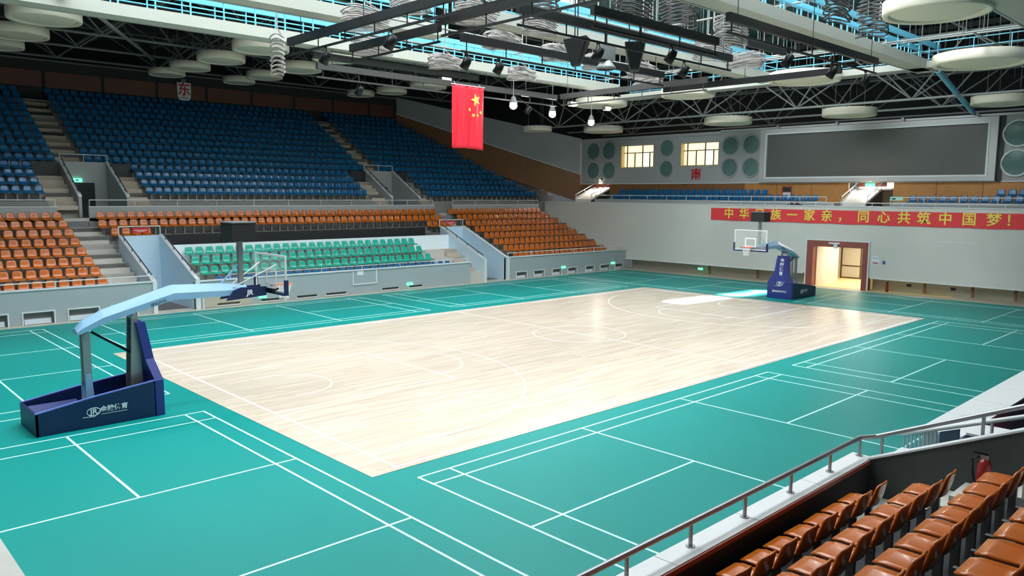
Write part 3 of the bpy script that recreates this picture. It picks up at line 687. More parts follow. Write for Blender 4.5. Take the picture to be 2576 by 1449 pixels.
st_orange = []
for k in range(8):
    y, z = riser(k)+SY, tread(k)
    n = 10 if k < 3 else 8
    for i in range(n):
        seat('orange', (-12.32-0.5*i, y, z), 0, f'orange plastic seat, {ORD[k]} row of the north lower block, {nth(i+1)} from the aisle stairs', f'orange seats, {ORD[k]} row, north lower block')
    for i in range(19):
        x = 12.78+0.5*i
        if k < 4: seat('orange', (x, y, z), 0, f'orange plastic seat, {ORD[k]} row of the south lower block, {nth(i+1)} from its aisle stairs', f'orange seats, {ORD[k]} row, south lower block')
        else: st_orange.append((x, y, z, 0))
for k in (6, 7):
    y, z = riser(k)+SY, tread(k); n = 44
    for i in range(n):
        x = -10.35+0.5*i-(0.2 if k == 6 else 0)
        seat('orange', (x, y, z), 0, f'orange plastic seat, {"lower" if k == 6 else "upper"} long row above the dark recess, {nth(i+1)} from the left end', f'orange seats, {"lower" if k == 6 else "upper"} long row above the recess')
for i, x in enumerate((-10.2,-9.7,-9.2,-8.7)): seat('orange', (x, riser(5)+0.5, tread(5)), 0, f'orange plastic seat behind the rail of the north lower entrance, {ORD[i]} from the left', 'orange seats above the north lower entrance')
for i, x in enumerate((9.5,10.0,10.5,11.0)): seat('orange', (x, riser(5)+0.5, tread(5)), 0, f'orange plastic seat behind the rail of the south lower entrance, {ORD[i]} from the left', 'orange seats above the south lower entrance')
seat_stuff('seat_rows', 'orange', st_orange, 'upper four rows of orange seats in the south lower block', 'seats')
# green seats of the centre box with a low blue row before them
GX = [(1, -7.5, 27), (2, -7.62, 27), (3, -7.72, 27)]
for k, x0, n in GX:
    y, z = criser(k)+(0.30 if k < 3 else 0.36), ctread(k)
    for i in range(n):
        x = x0+0.525*i+(0.10 if k == 3 else 0.0)
        if x > 6.9: continue
        seat('green', (x, y, z), 0, f'mint green plastic seat, {["front","middle","back"][k-1]} green row of the centre box, {nth(i+1)} from the left', f'green seats, {["front","middle","back"][k-1]} row')
for i in range(28):
    seat('blue', (-7.1+0.525*i, criser(0)+0.28, ctread(0)-0.02), 0, f'blue plastic seat, low row just behind the centre box parapet, {nth(i+1)} from the left', 'blue seats, low front row of the centre box')
# blue upper tier: the nearest rows one by one, the rest joined
st_blue = []
def xlim(y): return 26.0-(y-23.0)*8.5/14.0-0.75
for i in range(NR):
    y, z = uriser(i)+0.36, utread(i)
    off = 0.25*(i % 2)
    cols = []
    x = -7.15 if i < 4 else -9.35
    while x < (7.3 if i < 4 else 8.8): cols.append(('centre', x)); x += 0.5
    x = -12.6 if i < 4 else -11.25
    while x > (-15.6 if i < 7 else -14.6): cols.append(('north', x)); x -= 0.5
    x = 12.4 if i < 4 else 10.4
    while x < xlim(y): cols.append(('south', x)); x += 0.5
    cnt = {}
    for blk, x in cols:
        cnt[blk] = cnt.get(blk, 0)+1
        if (blk == 'centre' and i < 5) or (blk == 'north' and i < 10):
            seat('blue', (x, y, z), 0, f'blue plastic seat, {ORD[i]} row of the {blk} upper block, {nth(cnt[blk])} from {"its left end" if blk == "centre" else "the stairs"}', f'blue seats, {ORD[i]} row, {blk} upper block')
        else: st_blue.append((x, y, z, 0))
seat_stuff('seat_rows', 'blue', st_blue, 'many rows of blue seats filling the upper east tier', 'seats')
# south tier
R90 = -math.pi/2
for i in range(33):
    y = 18.3-0.5*i
    if y < 1.9: break
    seat('blue', (24.25, y, 4.75), R90, f'blue plastic seat, front row left of the south tier stair, {nth(i+1)} from the left', 'blue seats, front row, left part of the south tier')
for i in range(25): seat('blue', (25.05, 18.1-0.5*i, 5.10), R90, f'blue plastic seat, back row left of the south tier stair, {nth(i+1)} from the left', 'blue seats, back row, left part of the south tier')
for i in range(14): seat('blue', (24.25, -3.45-0.52*i, 4.75), R90, f'blue plastic seat, front row right of the south tier stair, {nth(i+1)} from the left', 'blue seats, front row, right part of the south tier')
for i in range(5): seat('blue', (25.05, -7.6-0.52*i, 5.10), R90, f'blue plastic seat, back row right on the south tier, {nth(i+1)} from the left', 'blue seats, back row, right part of the south tier')

# ================================================================== BASKETBALL STANDS
def hoop(s, label):
    X = lambda d: s*d
    t = thing('basketball_stand', label, 'basketball stand', (X(17.3), 0, 0.012), 'rolling basketball stands behind the court ends')
    z0 = 0.014
    def pr(poly, y0, y1): return MB().prism([(X(a), b) for a, b in poly], 'y', y0, y1)
    base = pr([(16.2,z0),(18.75,z0),(18.75,0.52),(17.5,0.72),(16.2,0.88)], -0.70, -0.65).build('base_side', 'pad_navy', t)
    pr([(16.2,z0),(18.75,z0),(18.75,0.52),(17.5,0.72),(16.2,0.88)], 0.65, 0.70).build('base_side', 'pad_navy', t)
    for y in (-0.705, 0.645): pr([(16.2,0.88),(17.5,0.72),(18.75,0.52),(18.75,0.545),(17.5,0.745),(16.2,0.905)], y, y+0.06).build('edge_trim', 'edge_blue', t)
    MB().box(*sorted((X(18.70),X(18.76))), -0.70, 0.70, z0, 0.52).build('base_rear', 'pad_navy', t)
    MB().box(*sorted((X(16.2),X(18.72))), -0.62, 0.62, 0.10, 0.14).build('base_floor', 'pad_blue', t)
    for sg in (-1, 1):
        MB().prism([(sg*0.60,0.14),(sg*0.60,0.44),(sg*0.57,0.44),(sg*0.35,0.14)], 'x', *sorted((X(17.6),X(18.7)))).build('inner_pad', 'pad_blue', t)
        MB().box(*sorted((X(16.3),X(18.6))), min(sg*0.08,sg*0.18), max(sg*0.08,sg*0.18), 0.14, 0.22).build('floor_beam', 'pad_blue', t)
    # front pad: block, shoulders and neck
    MB().box(*sorted((X(16.0),X(16.22))), -0.70, 0.70, z0, 0.88).build('front_pad', 'pad_blue', t)
    mb = MB(); L = [(0.88,0.70,16.0),(1.38,0.40,16.10),(2.28,0.32,16.24)]
    for z, w, d in L: mb.v += [(X(d),-w,z),(X(d),w,z),(X(d+0.20),w,z),(X(d+0.20),-w,z)]
    for i in range(2):
        for j in range(4): mb.f.append((4*i+j,4*i+(j+1)%4,4*i+4+(j+1)%4,4*i+4+j))
    mb.f += [(0,1,2,3),(8,9,10,11)]
    neck = mb.build('neck_pad', 'pad_blue', t)
    # front mast: two plates with rungs
    for sg in (-1, 1):
        pr([(16.28,0.14),(16.62,0.14),(16.50,2.42),(16.36,2.42)], sg*0.17-0.02, sg*0.17+0.02).build('mast_plate', 'steel_grey', t)
    for z in (0.6, 1.0, 1.4, 1.8, 2.15): rod('mast_rung', (X(16.44),-0.17,z), (X(16.44),0.17,z), 0.03, 'steel_grey', t)
    MB().tube([(X(16.43),-0.2,2.42),(X(16.43),0.2,2.42)], 0.07, 12).build('mast_pin', 'steel_grey', t)
    # rear post
    for sg in (-1, 1):
        MB().box(*sorted((X(17.42),X(17.58))), sg*0.11-0.045, sg*0.11+0.045, 0.95, 2.12).build('rear_post', 'steel_grey', t)
        pr([(17.38,0.20),(17.60,0.20),(17.57,1.15),(17.45,1.15)], sg*0.17-0.03, sg*0.17+0.03).build('rear_leg', 'arm_blue', t)
    MB().tube([(X(17.5),-0.18,0.42),(X(17.5),0.18,0.42)], 0.10, 16).build('winch', 'rail_white', t, True)
    MB().tube([(X(17.5),-0.18,2.08),(X(17.5),0.18,2.08)], 0.06, 12).build('rear_pin', 'steel_grey', t)
    rod('brace_cylinder', (X(17.35),0.02,2.12), (X(16.4),0.02,1.45), 0.03, 'black_metal', t)
    # arm
    mb = MB()
    for d, zt, zb in ((17.70,2.24,2.10),(17.55,2.40,2.14),(17.12,2.62,2.32),(15.47,3.10,2.74),(14.25,3.05,2.72),(13.55,2.98,2.76)):
        zm = zb+(zt-zb)*0.46; mb.v += [(X(d),-0.04,zt),(X(d),0.04,zt),(X(d),0.19,zm),(X(d),0.19,zb),(X(d),-0.19,zb),(X(d),-0.19,zm)]
    for i in range(5):
        for j in range(6): mb.f.append((6*i+j,6*i+(j+1)%6,6*i+6+(j+1)%6,6*i+6+j))
    mb.f += [tuple(range(6)), tuple(range(30,36))]
    arm = mb.build('arm', 'arm_blue', t)
    text('lettering', 'JINLING', 'dark_panel', 0.11, (X(15.85), -0.194, 2.70), (1,0,-0.28*s), (0.28*s,0,1), arm, 0.002)
    # end pads with mark
    for sg in (-1, 1): pr([(14.15,2.60),(13.05,2.66),(13.05,2.90),(13.75,2.92),(13.95,2.86)], sg*0.21-0.03, sg*0.21+0.03).build('arm_pad', 'pad_navy', t)
    text('mark', 'JR', 'logo_white', 0.19, (X(13.52), -0.245, 2.77), (1,0,0), (0.12,0,1), t, 0.003, 0.006)
    rod('stay', (X(14.25),0.0,2.98), (X(13.72),0.0,3.52), 0.028, 'arm_blue', t)
    for y in (-0.5, 0.5): rod('stay', (X(13.95),y*0.25,2.92), (X(12.88),y,3.50), 0.018, 'rail_white', t)
    rod('board_bar', (X(13.05),-0.55,2.80), (X(12.86),-0.55,2.86), 0.03, 'black_metal', t); rod('board_bar', (X(13.05),0.55,2.80), (X(12.86),0.55,2.86), 0.03, 'black_metal', t)
    MB().box(*sorted((X(12.98),X(13.06))), -0.6, 0.6, 2.74, 2.86).build('cross_beam', 'black_metal', t)
    # backboard
    zb, zt = 2.74, 3.76
    bd = MB().box(*sorted((X(12.80),X(12.82))), -0.88, 0.88, zb+0.02, zt-0.02).build('backboard', 'glass_board', t)
    for y0, y1, a, b in ((-0.9,-0.85,zb,zt),(0.85,0.9,zb,zt),(-0.85,0.85,zb,zb+0.05),(-0.85,0.85,zt-0.05,zt)): MB().box(*sorted((X(12.79),X(12.83))), y0, y1, a, b).build('board_frame', 'rail_white', bd)
    for y0, y1, a, b in ((-0.30,-0.25,2.90,3.35),(0.25,0.30,2.90,3.35),(-0.25,0.25,2.90,2.95),(-0.25,0.25,3.30,3.35)): MB().box(*sorted((X(12.785),X(12.80))), y0, y1, a, b).build('target_square', 'court_line', bd)
    for y0, y1, a, b in ((-0.93,-0.86,zb-0.05,zb+0.36),(0.86,0.93,zb-0.05,zb+0.36),(-0.86,0.86,zb-0.06,zb+0.0)): MB().box(*sorted((X(12.76),X(12.86))), y0, y1, a, b).build('board_edge_pad', 'pad_navy', bd)
    rim = MB().tube([(X(12.425)+0.225*math.cos(a*math.pi/12), 0.225*math.sin(a*math.pi/12), 2.90) for a in range(24)], 0.014, 8, closed=True).build('rim', 'hoop_orange', t, True)
    MB().box(*sorted((X(12.64),X(12.79))), -0.09, 0.09, 2.86, 2.92).build('rim_plate', 'hoop_orange', rim)
    mb = MB()
    for i in range(12):
        a0 = i*math.pi/6
        for dr in (1, -1):
            pts = []
            for j in range(5):
                a = a0+dr*j*math.pi/12; r = 0.22-0.10*math.sin(j/4*math.pi/2); pts.append((X(12.425)+r*math.cos(a), r*math.sin(a), 2.89-0.10*j))
            mb.tube(pts, 0.008, 4)
    mb.build('net', 'net_white', rim)
    # shot clock on its post
    MB().box(*sorted((X(13.60),X(13.72))), -0.06, 0.06, 2.9, 4.15).build('clock_post', 'steel_grey', t)
    clk = MB().box(*sorted((X(13.36),X(14.0))), -0.36, 0.36, 4.15, 4.62).build('shot_clock', 'black_matte', t)
    MB().box(*sorted((X(13.34),X(14.02))), -0.38, 0.38, 4.62, 4.65).build('clock_lid', 'steel_grey', clk)
    # marks on the base: ring emblem and characters on the side, stacked characters on the front pad
    def emblem(c, right, k):
        r = Vector(right); pts = [Vector(c)+r*(0.16*k*math.cos(a*math.pi/12))+Vector((0,0,0.10*k*math.sin(a*math.pi/12))) for a in range(24)]
        MB().tube([tuple(p) for p in pts], 0.010*k, 5, closed=True).build('emblem_ring', 'logo_white', t)
        text('emblem', 'JR', 'logo_white', 0.20*k, tuple(Vector(c)), right, (0,0,1), t, 0.003, 0.004)
        MB().tube([tuple(Vector(c)+r*(-0.26*k)+Vector((0,0,-0.11*k))), tuple(Vector(c)+r*(0.02*k)+Vector((0,0,-0.13*k))), tuple(Vector(c)+r*(0.24*k)+Vector((0,0,0.11*k)))], 0.008*k, 5).build('emblem_swoosh', 'logo_white', t)
    cx = X(17.30); emblem((cx-0.28 if s < 0 else cx-0.20, -0.705, 0.38), (1,0,0), 0.9)
    text('lettering', '金陵体育', 'logo_white', 0.15, (cx+0.16, -0.705, 0.40), (1,0,0), (0,0,1), t, 0.003, 0.003)
    bar('lettering_line', 'logo_white', cx-0.12, cx+0.44, -0.706, -0.701, 0.29, 0.30, t)
    rgt = (0, s*1.0, 0) if s < 0 else (0,-1,0)
    rgt = (0, 1, 0) if s < 0 else (0, -1, 0)
    fx = X(15.995)
    for i, c in enumerate('金陵体育'):
        z = 2.04-0.235*i; d = 16.24-(2.28-z)/0.90*0.14 if z > 1.38 else 16.10-(1.38-z)/0.5*0.10
        text('lettering', c, 'logo_white', 0.225, (X(d-0.012), 0, z), rgt, (0,0,1), t, 0.004, 0.006)
    emblem((X(15.99), 0, 0.82), rgt, 1.1)
    text('lettering', 'JINLINGTIYU', 'logo_white', 0.14, (fx, 0, 0.40), rgt, (0,0,1), t, 0.003, 0.004)
    return t
hoop(-1, 'navy rolling basketball stand with pale blue arm in the left foreground')
hoop(1, 'blue padded basketball stand with glass backboard at the far south end')

# ================================================================== FLAG
fl = thing('flag', 'red flag with five yellow stars hanging from the lighting bar', 'flag', (0.6, 7.42, 7.46))
X0, X1, ZT, ZB = -0.34, 1.53, 10.26, 7.46
def fy(u, v): return 7.42+0.05*math.sin(u*15)*(0.3+0.7*v)+0.02*math.sin(u*31+v*3)
mb = MB(); nu, nv = 36, 20
for side in (0, 0.012):
    for j in range(nv+1):
        for i in range(nu+1):
            u, v = i/nu, j/nv; mb.v.append((X0+(X1-X0)*u-0.03*v*(1-u)*0, fy(u,v)+side, ZT+(ZB-ZT)*v+0.03*math.sin(u*4)*v))
N = (nu+1)*(nv+1)
for j in range(nv):
    for i in range(nu):
        a = j*(nu+1)+i; mb.f += [(a,a+1,a+nu+2,a+nu+1),(N+a,N+a+nu+1,N+a+nu+2,N+a+1)]
for j in range(nv):
    for a in (j*(nu+1), j*(nu+1)+nu): mb.f.append((a,a+nu+1,N+a+nu+1,N+a))
for i in range(nu):
    for a in (i, nv*(nu+1)+i): mb.f.append((a,a+1,N+a+1,N+a))
flc = mb.build('cloth', 'flag_red', fl, True)
def star(u, v, r, rot):
    cx, cz = X0+(X1-X0)*u, ZT+(ZB-ZT)*v; mb = MB(); pts = []
    for k in range(10):
        rr = r if k % 2 == 0 else r*0.40; a = rot+math.pi/2+k*math.pi/5; pts.append((cx+rr*math.cos(a), cz+rr*math.sin(a)))
    ys = [fy((p[0]-X0)/(X1-X0), v) for p in pts]; n = len(pts)
    c = len(mb.v); mb.v += [(p[0], y-0.014, p[1]) for p, y in zip(pts, ys)]+[(p[0], y-0.004, p[1]) for p, y in zip(pts, ys)]+[(cx, fy(u,v)-0.018, cz)]
    for k in range(n): mb.f += [(k,(k+1)%n,2*n),(k,(k+1)%n,n+(k+1)%n,n+k)]
    mb.build('star', 'star_yellow', flc)
star(0.74, 0.21, 0.30, 0.3)
for u, v in ((0.55,0.37),(0.66,0.455),(0.80,0.455),(0.90,0.40)): star(u, v, 0.10, 0.5)
rod('flag_pole', (X0-0.06,7.42,10.27), (X1+0.06,7.42,10.27), 0.02, 'rail_white', fl)
for x in (X0+0.2, X1-0.2): rod('tie', (x,7.42,10.28), (x,7.545,10.40), 0.012, 'rail_white', fl)

# ================================================================== CEILING
struct(B('ceiling', 'roof_deck', -40, 44, -40, 14, 16.6, 16.8)); struct(B('ceiling_east_shaded', 'dark_void', -40, 44, 14, 50, 16.6, 16.8))  # east part coloured dark to stand for the lack of light there
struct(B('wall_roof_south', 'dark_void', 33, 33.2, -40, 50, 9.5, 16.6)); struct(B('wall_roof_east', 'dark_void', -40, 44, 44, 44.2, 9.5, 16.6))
for i, (y, x0, x1) in enumerate(((-9.0,-21,11),(-4.5,-21,12),(0.0,-21,13),(4.5,-21,12),(9.0,-20,11))):
    w = sempty(f'window_{i+3}', (2, y, 16.5))
    for j in range(9):
        a = x0+(x1-x0)*j/9; bar('pane', 'skylight_glass', a+0.08, a+(x1-x0)/9-0.08, y-1.25, y+1.25, 16.50, 16.53, w)
    for dy in (-1.32, 1.32): bar('frame_bar', 'catwalk_white', x0, x1, y+dy-0.06, y+dy+0.06, 15.75, 16.6, w)  # upstands deepened to cut low-angle light off the east tier
for i in range(14): struct(B('ceiling_beam', 'truss_dark', -22+4.2*i-0.12, -22+4.2*i+0.12, -20, 42, 16.05, 16.35))

def catwalk(y, x0, x1, label, w=0.75, z=11.0, blue=True, h=0.95):
    y -= w
    t = thing('catwalk', label, 'catwalk', ((x0+x1)/2, y, z), 'roof catwalks running along the hall')
    B('deck', 'catwalk_white', x0, x1, y, y+w, z, z+0.08, t)
    B('fascia', 'catwalk_white', x0, x1, y-0.05, y+0.02, z-0.02, z+0.36, t); B('fascia', 'catwalk_white', x0, x1, y+w-0.02, y+w+0.05, z-0.02, z+0.36, t)
    n = int((x1-x0)/1.15)
    for i in range(n+1):
        x = x0+(x1-x0)*i/n
        for yy in (y, y+w): bar('post', 'catwalk_blue', x-0.022, x+0.022, yy-0.022, yy+0.022, z+0.3, z+h, t)
    for yy in (y, y+w):
        bar('top_rail', 'catwalk_blue', x0, x1, yy-0.06, yy+0.06, z+h, z+h+0.20, t)
        bar('mid_rail', 'catwalk_blue', x0, x1, yy-0.015, yy+0.015, z+0.62, z+0.66, t)
    n = max(2, int((x1-x0)/4))
    for i in range(n+1):
        x = x0+(x1-x0)*i/n
        for yy in (y, y+w): rod('hanger', (x,yy,z+h), (x,yy,16.1), 0.025, 'truss_grey', t, 6)
    return t
catwalk(8.05, -21, 11.2, 'white and blue roof catwalk nearest the east stand')
catwalk(3.2, -15, -4.6, 'short white and blue roof catwalk at the upper left')
catwalk(0.2, -6.2, 13.6, 'white and blue roof catwalk along the middle of the hall')
catwalk(-6.45, -8, 15.6, 'white and blue roof catwalk with black lamp bars on the right')
catwalk(-12.4, -4, 16, 'broad pale catwalk at the top right corner', w=1.5)
t = thing('cross_beam', 'long white tube beam crossing the roof before the south wall', 'beam', (14.2, -3, 11.0))
B('tube', 'catwalk_white', 14.05, 14.35, -20, 9.5, 11.0, 11.28, t)
for i in range(22): bar('post', 'catwalk_blue', 14.98, 15.02, -20+29.5*i/21-0.02, -20+29.5*i/21+0.02, 11.0, 12.2, t)
for z in (11.5, 11.85, 12.2): bar('rail', 'catwalk_blue', 14.98, 15.02, -20, 9.5, z-0.02, z+0.02, t)
B('deck', 'truss_grey', 14.35, 15.05, -20, 9.5, 11.0, 11.06, t)

CW = [(7.3,8.05,-21,11.2),(2.45,3.2,-15,-4.6),(-0.55,0.2,-6.2,13.6),(-7.2,-6.45,-8,15.6),(-13.9,-12.4,-4,16)]
def hang_top(x, y):
    return 10.97 if any(a-0.15 < y < b+0.15 and c-0.2 < x < d+0.2 for a, b, c, d in CW) else 16.55
def lamp_bar(p, q, label, m='black_metal', double=True, r=0.075, hang=True):
    p, q = Vector(p), Vector(q); t = thing('lighting_bar', label, 'lighting bar', tuple(p), 'black lighting bars under the roof')
    d = q-p; L = d.length; e = d/L
    along_x = abs(d.x) > abs(d.y)
    def bx(name, o, hw, hz):
        a, b = p+o, q+o
        if along_x: bar(name, m, min(a.x,b.x), max(a.x,b.x), a.y-hw, a.y+hw, a.z-hz, a.z+hz, t)
        else: bar(name, m, a.x-hw, a.x+hw, min(a.y,b.y), max(a.y,b.y), a.z-hz, a.z+hz, t)
    bx('main_bar', Vector((0,0,0)), r, r*1.6)
    if double:
        bx('lower_pipe', Vector((0,0,-0.42)), 0.03, 0.03)
        n = max(2, int(L/1.6))
        for i in range(n+1): a = p+d*(0.02+0.96*i/n); rod('link', tuple(a), tuple(a-Vector((0,0,0.42))), 0.02, m, t, 6)
    if hang:
        n = max(1, int(L/4))
        for i in range(n+1): a = p+d*(0.05+0.9*i/n); rod('suspension', tuple(a), (a.x,a.y,max(a.z+0.05, hang_top(a.x,a.y))), 0.012, m, t, 6)
    return t
lamp_bar((-9.8,4.3,10.35), (-9.8,-12,10.35), 'long black lighting bar at the upper left, across the hall')
lamp_bar((-7.75,3.8,10.35), (-7.75,-1.1,10.35), 'short black lighting bar left of the roof centre')
lamp_bar((-8.4,-2.0,10.3), (-8.4,-11,10.3), 'black lighting bar cut by the top edge of the picture')
lamp_bar((-7.9,-4.6,10.3), (2.7,-4.6,10.3), 'black lighting bar above the two hanging loudspeakers')
lamp_bar((-6.4,-5.9,10.3), (-0.3,-5.9,10.3), 'upper black lighting bar right of the loudspeakers')
lamp_bar((-6.5,-0.6,10.3), (4.2,-0.6,10.3), 'long black lighting bar below the middle catwalk')
lamp_bar((-6.9,7.62,10.3), (6.6,7.62,10.3), 'long grey lighting bar that carries the flag', 'bar_dark')
lamp_bar((-6.9,7.9,10.75), (1.6,7.9,10.75), 'dark bar just above the flag bar', 'bar_dark', False)
lamp_bar((6.5,7.2,10.3), (6.5,-1.2,10.3), 'grey lighting bar crossing before the far discs', 'bar_dark')
lamp_bar((7.9,2.0,10.3), (7.9,-6.3,10.3), 'dark bar ending over the large far disc', 'black_metal', False)
lamp_bar((-3.0,-7.9,10.35), (7.2,-7.9,10.35), 'black lighting bar beside the right-hand catwalk')
lamp_bar((1.0,-4.9,10.9), (6.0,-4.9,10.9), 'dark bar below the right-hand catwalk end', 'black_metal', False)

# acoustic discs
def disc(x, y, z, D, label, group):
    t = thing('ceiling_disc', label, 'ceiling disc', (x,y,z), group); r = D/2; h = 0.42 if D > 2.4 else 0.36
    MB().lathe([(0.001,h),(r,h),(r,0.06),(r*0.985,0.0),(r*0.90,0.0),(r*0.87,0.03),(r*0.86,0.10)], (x,y,z), 56).build('rim', 'disc_white', t, True)
    MB().lathe([(r*0.865,0.10),(r*0.80,0.05),(r*0.70,0.02),(0.001,0.02)], (x,y,z), 56).build('soffit', 'disc_white', t, True)
    for k in range(3):
        a = k*2.094+0.4; rod('suspension', (x+r*0.6*math.cos(a),y+r*0.6*math.sin(a),z+h), (x+r*0.6*math.cos(a),y+r*0.6*math.sin(a),z+h+2.2), 0.015, 'truss_dark', t, 6)
GE, GS = 'round white ceiling discs over the east stand', 'round white ceiling discs near the south end'
pos = ['left column, nearest', 'left column, second', 'left column, third', 'second column, nearest the court', 'second column, second back', 'second column, third back', 'second column, farthest back', 'third column, nearest the court', 'third column, second back', 'third column, third back', 'third column, farthest back', 'fourth column left of the flag, nearest', 'fourth column left of the flag, middle', 'fourth column left of the flag, farthest']
for (x, y, z, D), p in zip([(-13.75,17.7,12.45,2.8),(-13.85,22.4,12.45,2.7),(-13.8,26.3,12.45,2.2),(-4.2,17.8,12.45,2.75),(-4.3,22.3,12.45,2.5),(-4.4,26.3,12.45,2.2),(-4.5,29.7,12.45,2.1),(-0.1,17.4,12.45,2.6),(0.3,22.2,12.45,2.5),(0.2,26.4,12.45,2.15),(0.0,29.6,12.45,2.0),(9.9,22.5,12.45,2.5),(9.8,26.6,12.45,2.15),(9.1,29.5,12.45,2.0)], pos):
    disc(x, y, z, D, 'white ceiling disc over the east stand, '+p, GE)
for (x, y, z, D), p in zip([(15.3,12.0,10.9,3.2),(14.6,5.2,10.85,2.9),(13.6,-2.0,10.85,3.25),(13.8,-9.4,10.85,3.5),(3.3,-11.15,10.9,3.0),(22.6,17.9,10.05,2.9),(19.6,21.8,10.15,2.2),(22.8,7.6,10.05,3.0),(22.9,-0.2,10.05,2.95),(23.2,-7.8,10.15,2.75)],
    ['right of the flag under the grey bar','half hidden by the grey bar','under the black bar end, large','at the right edge, second from the top','huge one cut by the top right edge','by the lit lamp, above the corner discs','smallest, against the south-east wall','above the right lit window','above the left part of the big screen','above the right end of the big screen']):
    disc(x, y, z, D, 'white ceiling disc '+p, GS)

# space frames: one truss per line with its own chords and braces
def space_truss(name, label, axis, c, a0, a1, n, zb, zt, half, m, r, group):
    t = thing(name, label, 'truss', (c,a0,zb) if axis == 'y' else (a0,c,zb), group)
    P = (lambda a, o, z: (c+o, a, z)) if axis == 'y' else (lambda a, o, z: (a, c+o, z))
    st = (a1-a0)/n
    rod('chord', P(a0,0,zb), P(a1,0,zb), r*1.2, m, t, 6)
    for o in (-half, half): rod('chord', P(a0,o,zt), P(a1,o,zt), r*1.1, m, t, 6)
    for i in range(n+1):
        a = a0+st*i
        rod('tie', P(a,-half,zt), P(a,half,zt), r*0.8, m, t, 6)
        for o in (-half, half):
            if i < n:
                rod('brace', P(a+st/2,0,zb), P(a,o,zt), r*0.8, m, t, 6); rod('brace', P(a+st/2,0,zb), P(a+st,o,zt), r*0.8, m, t, 6)
    return t
GT = 'grey steel roof trusses near the south wall'
for i, x in enumerate((20.9, 25.4, 29.8)):
    space_truss('roof_truss', f'grey steel roof truss over the south end, {ORD[i]} from the court', 'y', x, -20, 24, 7, 10.5, 13.2, 2.2, 'truss_grey', 0.055, GT)
GT2 = 'dark steel roof trusses over the east stand'
for i, y in enumerate((19.5, 24.0, 28.5, 33.0)):
    space_truss('roof_truss', f'dark steel roof truss over the east stand, {ORD[i]} from the court', 'x', y, -24, 22, 8, 13.3, 15.6, 2.0, 'truss_dark', 0.06, GT2)
# slanting teal strut and corner strut
tag(MB().tube([(15.9,-7.1,11.1),(25.75,-5.78,10.1)], 0.13, 8).build('slanting_strut', 'catwalk_blue'), 'slanting teal strut between the right catwalk and the south wall', 'strut')
tag(MB().tube([(-13.25,12.6,12.0),(-5.5,29.0,13.2)], 0.08, 8).build('slanting_strut', 'truss_dark'), 'dark slanting strut under the roof above the north blue seats', 'strut')
# hanging rods at the top right, far too many to tell apart
mb = MB()
for i in range(150):
    x, y = random.uniform(8, 32), random.uniform(-16, 9); z0 = random.uniform(12.0, 13.6); mb.tube([(x,y,z0),(x,y,16.4)], 0.018, 4)
tag(mb.build('hanger_rods', 'truss_grey'), 'thin hanging steel rods below the dark roof deck', 'rods', kind='stuff')
mb = MB()
for z, x in ((12.4,26.2),(12.9,28.8),(13.5,31.0),(14.1,32.0)):
    for dz in (0, 0.35): mb.tube([(x,-24,z+dz),(x,24,z+dz)], 0.035, 4)
tag(mb.build('ceiling_pipes', 'truss_grey'), 'parallel grey pipes running behind the south roof trusses', 'pipes', kind='stuff')

